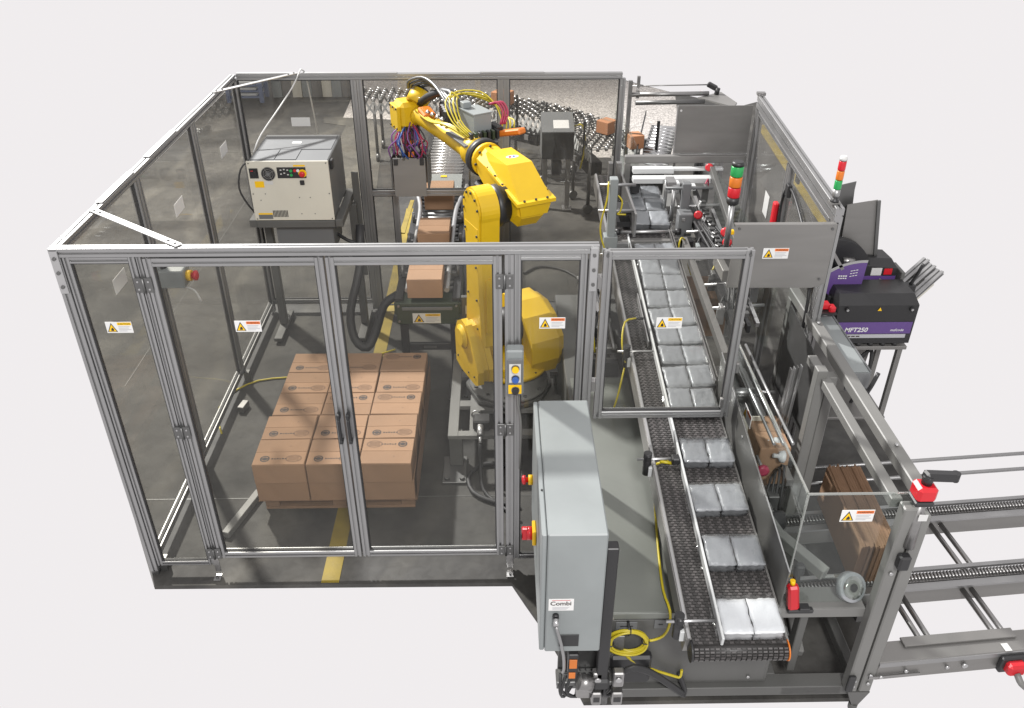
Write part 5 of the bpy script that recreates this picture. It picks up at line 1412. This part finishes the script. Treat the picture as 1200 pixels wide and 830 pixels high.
one("actuator", t, lambda b: (b.box(3.11, 3.42, 2.55, 2.62, 1.53, 1.57, .003), b.box(3.10, 3.70, 2.45, 2.53, 1.49, 1.53, .004), b.box(3.42, 3.80, 2.57, 2.62, 1.545, 1.565, .003)), "white_plastic")
one("carriage", t, lambda b: b.box(3.34, 3.44, 2.38, 2.46, 1.44, 1.52, .004), "white_plastic")
one("carriage", t, lambda b: b.box(3.50, 3.56, 2.38, 2.44, 1.46, 1.50, .002), "white_plastic")
one("carriage_bolts", t, lambda b: [b.cyl((x, 2.372, z), (x, 2.3805, z), .009, 8) for x, z in ((3.36, 1.48), (3.42, 1.48), (3.52, 1.48), (3.545, 1.48))], "black")
one("slide_end", t, lambda b: b.box(3.10, 3.16, 2.5, 2.6, 1.40, 1.485), "black")
one("pusher_upright", t, lambda b: (b.box(3.40, 3.46, 2.10, 2.16, 1.28, 1.62, .004), b.box(3.37, 3.47, 1.98, 2.09, 1.27, 1.44, .006), b.cyl((3.28, 2.13, 1.58), (3.62, 2.13, 1.58), .010, 10)), "ctrl_grey")
one("cylinder", t, lambda b: (b.cyl((3.36, 2.2, 1.30), (3.36, 2.2, 1.56), .016, 10), b.cyl((3.32, 2.3, 1.36), (3.32, 2.3, 1.58), .014, 10), b.box(3.31, 3.37, 2.19, 2.31, 1.58, 1.60)), "alu")
one("valve_pack", t, lambda b: (b.box(3.38, 3.46, 1.84, 1.92, 1.20, 1.30, .006), b.cyl((3.42, 1.82, 1.25), (3.42, 1.78, 1.22), .03, 12)), "black")
for pts in ([(2.84, 1.90, 1.72), (2.83, 1.86, 1.60), (2.80, 1.86, 1.45), (2.80, 1.85, 1.35), (2.83, 1.84, 1.25), (2.85, 1.86, 1.2)],
            [(2.91, 1.9, 1.62), (2.94, 1.89, 1.58), (2.93, 1.88, 1.51), (2.91, 1.88, 1.49), (2.97, 1.87, 1.49)],
            [(3.40, 1.86, 1.30), (3.36, 1.82, 1.33), (3.35, 1.80, 1.24), (3.40, 1.79, 1.19)],
            [(3.45, 1.9, 1.2), (3.44, 1.86, 1.12), (3.46, 1.8, 1.05)]):
    one("sensor_cable", t, lambda b: b.tube(pts, .006), "cable_yellow")
one("chain_guide", t, lambda b: (b.beam((3.50, .75, 1.22), (3.50, 2.55, 1.42), .05, .06), b.beam((3.58, .75, 1.22), (3.58, 2.5, 1.42), .02, .05)), "black")
one("slide_rail", t, lambda b: (b.beam((3.54, .75, 1.25), (3.54, 2.3, 1.44), .022, .03), b.beam((3.63, .75, 1.25), (3.63, 2.1, 1.42), .022, .03)), "alu_bright")
for p in ((3.50, 1.95, 1.45), (3.52, 1.3, 1.61), (3.54, 1.3, 1.54), (3.69, 2.55, 1.58)): one("adjuster_head", t, lambda b: b.lathe(p, Vector((-.4, -.8, .3)), [(0, .02), (.01, .03), (.035, .03), (.04, .02)], 10), "red")
for p in ((3.56, 1.32, 1.60), (3.53, 1.28, 1.50)): one("adjuster_tip", t, lambda b: b.obox(p, (.03, .03, .03), None, .005), "sign_yellow")
one("diagonal_bar", t, lambda b: b.beam((3.70, 2.55, 1.58), (3.62, 1.15, 1.44), .035, .05, .003), "paint_dgrey")
one("link_chain", t, lambda b: [b.obox((3.56 + .012 * (i % 2), .8 + i * .055, 1.30 + i * .006), (.045, .035, .03), Matrix.Rotation(.3 * (i % 3), 3, 'Z'), .004) for i in range(26)], "steel_dark")
one("frame_rail", t, lambda b: (b.beam((3.40, .55, 1.16), (3.40, 1.9, 1.28), .04, .05), b.box(3.33, 3.87, .78, .83, 1.62, 1.69, .003), b.box(3.33, 3.37, .60, .78, 1.62, 1.69, .003)), "steel_plate")
one("hose_bundle", t, lambda b: [b.tube([(3.48 + k * .03, .9, 1.25), (3.52 + k * .03, 1.1, 1.36 + .02 * (k % 2)), (3.50 + k * .04, 1.5, 1.38), (3.46 + k * .03, 1.9, 1.42)], .009, 6) for k in range(5)], "rubber")
for k, (x, y, z) in enumerate(((3.44, .9, 1.22), (3.46, 1.25, 1.27), (3.43, 1.6, 1.30), (3.66, 1.0, 1.32), (3.67, 1.4, 1.38), (3.68, 1.8, 1.42), (3.40, 2.0, 1.33), (3.60, 2.25, 1.47))):
    one("sensor_bracket", t, lambda b: (b.box(x - .025, x + .025, y - .006, y + .006, z - .05, z + .06, .002), b.box(x - .012, x + .012, y - .03, y + .03, z + .061, z + .085, .003)), ("alu", "steel_dark", "cabinet_grey")[k % 3])
    one("sensor_lead", t, lambda b: b.tube([(x, y + .03, z + .075), (x + .03, y + .08, z + .10), (x + .05, y + .14, z + .02), (x + .04, y + .2, z - .05)], .006, 6), ("rubber", "cable_yellow", "rubber", "hose_red")[k % 4])
for y in (.95, 1.2, 1.5, 1.85, 2.2): one("cross_bar", t, lambda b: b.cyl((3.40, y, 1.25 + .12 * (y - .9)), (3.72, y, 1.27 + .12 * (y - .9)), .010, 8), "alu_bright")
one("clear_guard", t, lambda b: (b.box(3.74, 3.745, .85, 2.5, 1.0, 1.56), ), "clear_sheet")
# machinery left of the belt under the guard panel
t = thing("pusher_unit", "pneumatic pusher unit with rods and brackets left of the upper pouch belt", "machine", (2.8, 1.4, .69))
one("frame", t, lambda b: (b.box(2.70, 2.73, 1.1, 2.3, .70, .74), b.box(2.83, 2.86, 1.1, 2.3, .70, .74), b.box(2.70, 2.86, 1.1, 1.14, .741, .78)), "steel_plate")
one("rods", t, lambda b: [b.cyl((2.70 + .07 * k, 1.12, .86), (2.70 + .07 * k, 2.1, .86), .012, 8) for k in range(3)], "alu")
one("cross_bracket", t, lambda b: [b.box(2.68, 2.865, y, y + .05, .80, .85, .003) for y in (1.15, 1.5, 1.85, 2.15)], "steel")
one("cylinder", t, lambda b: (b.cyl((2.76, 1.35, .95), (2.76, 1.9, .95), .03, 12), b.box(2.71, 2.81, 1.30, 1.35, .90, 1.0, .004)), "alu_bright")
one("valves", t, lambda b: [b.box(2.69 + (k % 2) * .07, 2.74 + (k % 2) * .07, 1.2 + k * .12, 1.27 + k * .12, .87, .93, .004) for k in range(6)], "black")
one("hoses", t, lambda b: [b.tube([(2.70 + .03 * k, 1.2, .9), (2.68 + .03 * k, 1.15, 1.02), (2.72 + .02 * k, 1.25, 1.06), (2.75 + .02 * k, 1.45, .95)], .008, 6) for k in range(4)], "rubber")
one("dark_tray", t, lambda b: b.box(2.68, 2.865, 1.04, 1.09, .6935, .80), "black")
one("yellow_lead", t, lambda b: b.tube([(2.70, 1.2, .9), (2.69, 1.1, 1.0), (2.71, 1.1, .85)], .007, 6), "cable_yellow")
# ------------------------------------------------------------------ discharge end behind the collator
t = thing("discharge_conveyor", "short conveyor with pale rollers and dark side guard behind the collator", "conveyor", (3.6, 4.9, 0))
dd = (Vector((3.42, 4.0, 0)) - Vector((3.9, 5.9, 0))).normalized(); dn = Vector((dd.y, -dd.x, 0))
one("deck_plate", t, lambda b: b.poly([(3.18, 3.2, 1.0), (3.62, 3.2, 1.0), (3.72, 4.0, .95), (3.40, 4.7, .93), (3.22, 4.7, .93)]) or b.poly([(3.18, 3.2, .96), (3.62, 3.2, .96), (3.72, 4.0, .91), (3.40, 4.7, .89), (3.22, 4.7, .89)]), "steel_plate")
for i in range(13):
    p = Vector((3.62, 4.45, .88)) - dd * (i * .11)
    one("roller", t, lambda b: b.cyl(p - dn * .14, p + dn * .14, .035, 10), "roller")
one("side_guard", t, lambda b: b.beam(Vector((3.78, 4.25, .95)), Vector((3.78, 4.25, .95)) - dd * 1.4, .01, .14), "steel_dark")
one("side_guard", t, lambda b: b.beam(Vector((3.44, 4.5, .95)), Vector((3.40, 4.5, 1.0)) - dd * 1.5, .01, .05), "black")
for p in ((3.72, 4.9), (3.93, 4.65)): one("guide_post", t, lambda b: b.box(p[0] - .014, p[0] + .014, p[1] - .014, p[1] + .014, .92, 1.22), "black")
for p in ((3.3, 3.4), (3.6, 3.4), (3.7, 5.4)): one("leg", t, lambda b: b.box(p[0] - .025, p[0] + .025, p[1] - .025, p[1] + .025, .001, .87), "steel_dark")
one("brush", t, lambda b: (b.use("black").cyl((4.0, 4.2, .86), (4.0, 4.2, 1.12), .035, 10), b.use("white_plastic").cyl((4.1, 4.22, .88), (4.1, 4.22, 1.14), .06, 14)))
bx = MB("carton_orange").box(-.075, .075, -.08, .08, 0, .14, .005).build("cardboard_box"); bx.location = (3.50, 4.97, .93); bx.rotation_euler = (0, 0, .25)
tag(bx, "orange carton at the head of the short discharge conveyor by the speckled floor", "cardboard box", "cartons on the flexible conveyor")
one("tape", bx, lambda b: b.box(-.07, .07, -.015, .015, .1405, .1415), "cardboard")
t = thing("rear_guide_frame", "horizontal steel guide rods with a black crank at the far back of the machine", "guide frame", (3.9, 5.0, 1.4))
one("rod", t, lambda b: b.cyl((3.42, 5.0, 1.46), (4.22, 5.0, 1.47), .022, 10), "steel")
one("rod", t, lambda b: b.cyl((3.46, 4.85, 1.42), (4.15, 4.85, 1.43), .022, 10), "steel_dark")
one("thin_rod", t, lambda b: b.cyl((3.42, 5.1, 1.52), (4.22, 5.1, 1.53), .006, 8), "steel")
one("end_plate", t, lambda b: b.prism([(4.10, 4.95), (4.38, 5.15), (4.45, 4.75), (4.38, 4.62)], 'z', 1.43, 1.445), "steel_plate")
one("upright", t, lambda b: (b.box(3.40, 3.44, 4.98, 5.02, .001, 1.60), b.box(3.50, 3.53, 5.08, 5.11, 1.4, 1.62)), "steel")
one("upright", t, lambda b: b.box(4.36, 4.40, 4.75, 4.79, .001, 1.4295), "steel")
one("crank", t, lambda b: (b.beam((4.22, 5.1, 1.54), (4.31, 5.06, 1.50), .05, .05, .01), b.cyl((4.31, 5.05, 1.446), (4.32, 5.05, 1.51), .025, 10)), "black")
one("side_plate", t, lambda b: b.box(3.27, 3.275, 3.3, 4.9, .9, 1.45), "clear_sheet")
# ------------------------------------------------------------------ tape head unit on the far right
t = thing("machine_stand", "grey bracket stand with open front below the black and purple machine head", "stand", (4.36, .9, 0))
one("table", t, lambda b: b.box(4.09, 4.60, .80, 1.12, 1.035, 1.06, .003), "steel_plate")
for x, y in ((4.57, .83), (4.57, 1.08)): one("leg", t, lambda b: b.box(x - .015, x + .015, y - .015, y + .015, .521, 1.034), "steel_plate")
one("carrier_plate", t, lambda b: b.box(3.918, 4.59, .80, 1.10, .50, .52, .003), "steel_plate")
one("side_panel", t, lambda b: b.prism([(4.15, .521), (4.50, .521), (4.525, .8), (4.535, 1.03), (4.15, 1.03)], 'y', 1.098, 1.104), "steel_plate")
one("cables", t, lambda b: [b.tube([(4.25 + .05 * k, .95, 1.03), (4.32 + .04 * k, .93, .85), (4.42 + .01 * k, .92, .95), (4.5, .9, 1.03)], .009, 6) for k in range(2)] + [b.tube([(4.47, 1.0, 1.03), (4.48, .95, .8), (4.44, .95, .6), (4.40, 1.0, .4)], .012, 6)], "rubber")
t = thing("tape_machine", "black machine head with a purple band lettered MFT250 on its front", "label head", (4.36, .8, 1.06))
one("housing", t, lambda b: b.loft([[(4.125, .80, 1.085), (4.60, .80, 1.085), (4.60, 1.06, 1.085), (4.125, 1.06, 1.085)], [(4.118, .80, 1.35), (4.602, .80, 1.35), (4.602, 1.06, 1.35), (4.118, 1.06, 1.35)], [(4.13, .86, 1.40), (4.585, .86, 1.40), (4.58, 1.04, 1.40), (4.135, 1.04, 1.40)]]), "black")
fy = .798
one("purple_band", t, lambda b: b.box(4.135, 4.59, fy - .001, fy + .0015, 1.155, 1.235), "purple")
one("silver_band", t, lambda b: b.box(4.135, 4.565, fy - .001, fy + .0015, 1.125, 1.150), "sign_grey")
one("lettering", t, lambda b: (b.text("MFT250", (4.255, fy - .002, 1.182), X + Z * .0, Vector((.18, 0, 1)), .042, .025), b.text("mafcode", (4.505, fy - .002, 1.18), X, Vector((.15, 0, 1)), .024, .012)), "sign_white")
one("small_lettering", t, lambda b: [b.box(4.15 + i * .028, 4.172 + i * .028, fy - .0025, fy - .0015, 1.134, 1.141) for i in range(5)], "ink")
def knobs(b):
    for x in (4.17, 4.56):
        b.use("black_gloss").cyl((x, fy - .012, 1.325), (x, fy + .001, 1.325), .014, 12); b.use("alu_bright").cyl((x, fy - .014, 1.325), (x, fy - .0125, 1.325), .008, 10)
one("latches", t, knobs)
one("warning_triangle", t, lambda b: b.poly([(4.355, fy - .002, 1.315), (4.38, fy - .002, 1.315), (4.3675, fy - .002, 1.338)]), "sign_yellow")
one("feet", t, lambda b: [b.cyl((4.15 + k * .075, .82, 1.0605), (4.15 + k * .075, .82, 1.0845), .016, 8) for k in range(6)], "rubber")
one("side_ports", t, lambda b: (b.use("steel").cyl((4.02, .84, 1.30), (4.117, .84, 1.30), .016, 10), b.cyl((4.02, .86, 1.25), (4.117, .86, 1.25), .014, 10), b.use("black").lathe((4.06, .83, 1.20), X, [(0, .03), (.055, .03)], 14)))
t = thing("red_clamp", "red clamp knob on the top beam left of the black label head", "clamp", (3.97, .72, 1.36))
one("head", t, lambda b: (b.obox((3.98, .72, 1.40), (.08, .05, .045), None, .012), b.obox((4.03, .70, 1.385), (.04, .05, .05), None, .01)), "red"); one("lever", t, lambda b: (b.cyl((3.955, .72, 1.423), (3.95, .72, 1.48), .014, 10), b.box(3.94, 4.05, .66, .78, 1.365, 1.377)), "black")
t = thing("reel_guard", "purple and silver quadrant plate in front of the black label reel", "reel guard", (4.2, .98, 1.4))
c0 = (4.30, 1.20)
def arc(r0, r1, a0, a1, y, b, n=18):
    P = lambda r, a: (c0[0] + r * math.cos(R(a)), y, c0[1] + r * math.sin(R(a)))
    for i in range(n):
        a, c_ = a0 + (a1 - a0) * i / n, a0 + (a1 - a0) * (i + 1) / n
        k = b.add([P(r0, a), P(r1, a), P(r1, c_), P(r0, c_)]); k2 = b.add([Vector(q) + Y * .004 for q in (P(r0, a), P(r1, a), P(r1, c_), P(r0, c_))])
        for q in ((0, 1, 2, 3), ): b.face([k + j for j in q]); b.face([k2 + 3 - j for j in q])
        b.face((k + 1, k2 + 1, k2 + 2, k + 2)); b.face((k, k + 3, k2 + 3, k2))
one("purple_plate", t, lambda b: arc(.20, .345, 88, 145, .98, b), "purple")
one("silver_rim", t, lambda b: (arc(.346, .362, 88, 148, .978, b), arc(.13, .199, 88, 135, .981, b)), "alu_bright")
def pm(b):
    b.use("sign_white")
    for k in range(3): b.text("---", (4.24, .975, 1.50 - .018 * k), Vector((1, 0, .18)), Vector((-.18, 0, 1)), .05, .0)
    for k in range(4): b.box(4.15 + k * .014, 4.16 + k * .014, .974, .9755, 1.455, 1.463)
    for k in range(4): b.box(4.15 + k * .014, 4.16 + k * .014, .974, .9755, 1.44, 1.447)
one("print", t, pm)
one("black_reel", t, lambda b: (b.cyl((4.16, 1.10, 1.40), (4.16, 1.16, 1.40), .24, 32), b.cyl((4.16, 1.02, 1.40), (4.16, 1.0995, 1.40), .03, 12)), "black")
one("spoke_bars", t, lambda b: (b.beam((4.02, .99, 1.43), (4.16, .99, 1.20), .012, .02), b.beam((4.07, .985, 1.64), (4.17, .985, 1.50), .014, .02), b.beam((4.02, .99, 1.2), (4.17, .99, 1.2), .014, .03)), "steel")
one("handle", t, lambda b: b.beam((4.10, .96, 1.22), (4.115, .95, 1.34), .022, .03, .006), "black")
t = thing("sheet_chute", "two tall dark stainless sheet plates leaning up behind the purple reel guard", "chute", (4.25, 1.2, 1.5))
one("plate", t, lambda b: b.prism([(4.17, 1.42), (4.30, 1.42), (4.255, 1.90), (4.255, 1.955), (4.155, 1.93)], 'y', 1.255, 1.262), "steel_dark")
one("plate", t, lambda b: b.prism([(4.215, 1.30), (4.46, 1.24), (4.47, 1.45), (4.385, 1.86), (4.205, 1.83), (4.225, 1.50)], 'y', 1.195, 1.202), "steel_plate")
one("edge", t, lambda b: b.beam((4.387, 1.185, 1.86), (4.48, 1.185, 1.30), .02, .012), "steel_dark")
one("bracket", t, lambda b: (b.cyl((4.21, 1.10, 1.50), (4.28, 1.10, 1.50), .025, 10), b.box(4.22, 4.29, 1.05, 1.19, 1.42, 1.46)), "steel")
t = thing("printer_box", "small black printer box with a white and red label behind the label head", "printer", (4.47, 1.05, 1.4))
one("case", t, lambda b: b.loft([[(4.34, 1.09, 1.25), (4.57, 1.09, 1.25), (4.57, 1.3, 1.25), (4.34, 1.3, 1.25)], [(4.34, 1.09, 1.47), (4.56, 1.09, 1.45), (4.55, 1.3, 1.45), (4.34, 1.3, 1.47)], [(4.36, 1.15, 1.50), (4.54, 1.15, 1.49), (4.53, 1.28, 1.49), (4.36, 1.28, 1.5)]]), "black")
one("label", t, lambda b: (b.use("white").box(4.40, 4.465, 1.086, 1.0895, 1.405, 1.455), b.use("red").box(4.48, 4.53, 1.086, 1.0895, 1.41, 1.45), b.use("purple").box(4.35, 4.56, 1.0875, 1.0898, 1.355, 1.40)))
one("side_fin", t, lambda b: b.box(4.575, 4.60, 1.05, 1.2, 1.24, 1.44, .004), "paint_dgrey")
one("film_tray", t, lambda b: b.poly([(4.37, 1.02, 1.26), (4.50, 1.02, 1.26), (4.55, 1.05, 1.33), (4.45, 1.06, 1.40)]) or b.poly([(4.37, 1.024, 1.26), (4.50, 1.024, 1.26), (4.55, 1.054, 1.33), (4.45, 1.064, 1.40)]), "alu_bright")
t = thing("slanted_track", "slanted aluminium track with a black crank sticking out to the right of the label head", "track", (4.75, 1.15, 1.3))
one("rail", t, lambda b: (b.prof((4.56, 1.10, 1.17), (4.90, 1.30, 1.36), .05, .03), b.prof((4.53, 1.15, 1.18), (4.88, 1.36, 1.375), .05, .03), b.prof((4.59, 1.04, 1.16), (4.93, 1.25, 1.345), .05, .03)), "alu")
one("under_plate", t, lambda b: b.beam((4.58, 1.10, 1.13), (4.85, 1.26, 1.28), .14, .02, .004), "ctrl_cream")
one("crank", t, lambda b: (b.tube([(4.70, 1.15, 1.30), (4.72, 1.14, 1.37), (4.73, 1.13, 1.43), (4.74, 1.13, 1.46)], .011), b.box(4.66, 4.73, 1.12, 1.18, 1.26, 1.31, .004), b.beam((4.60, 1.12, 1.27), (4.64, 1.12, 1.32), .016, .016)), "black")
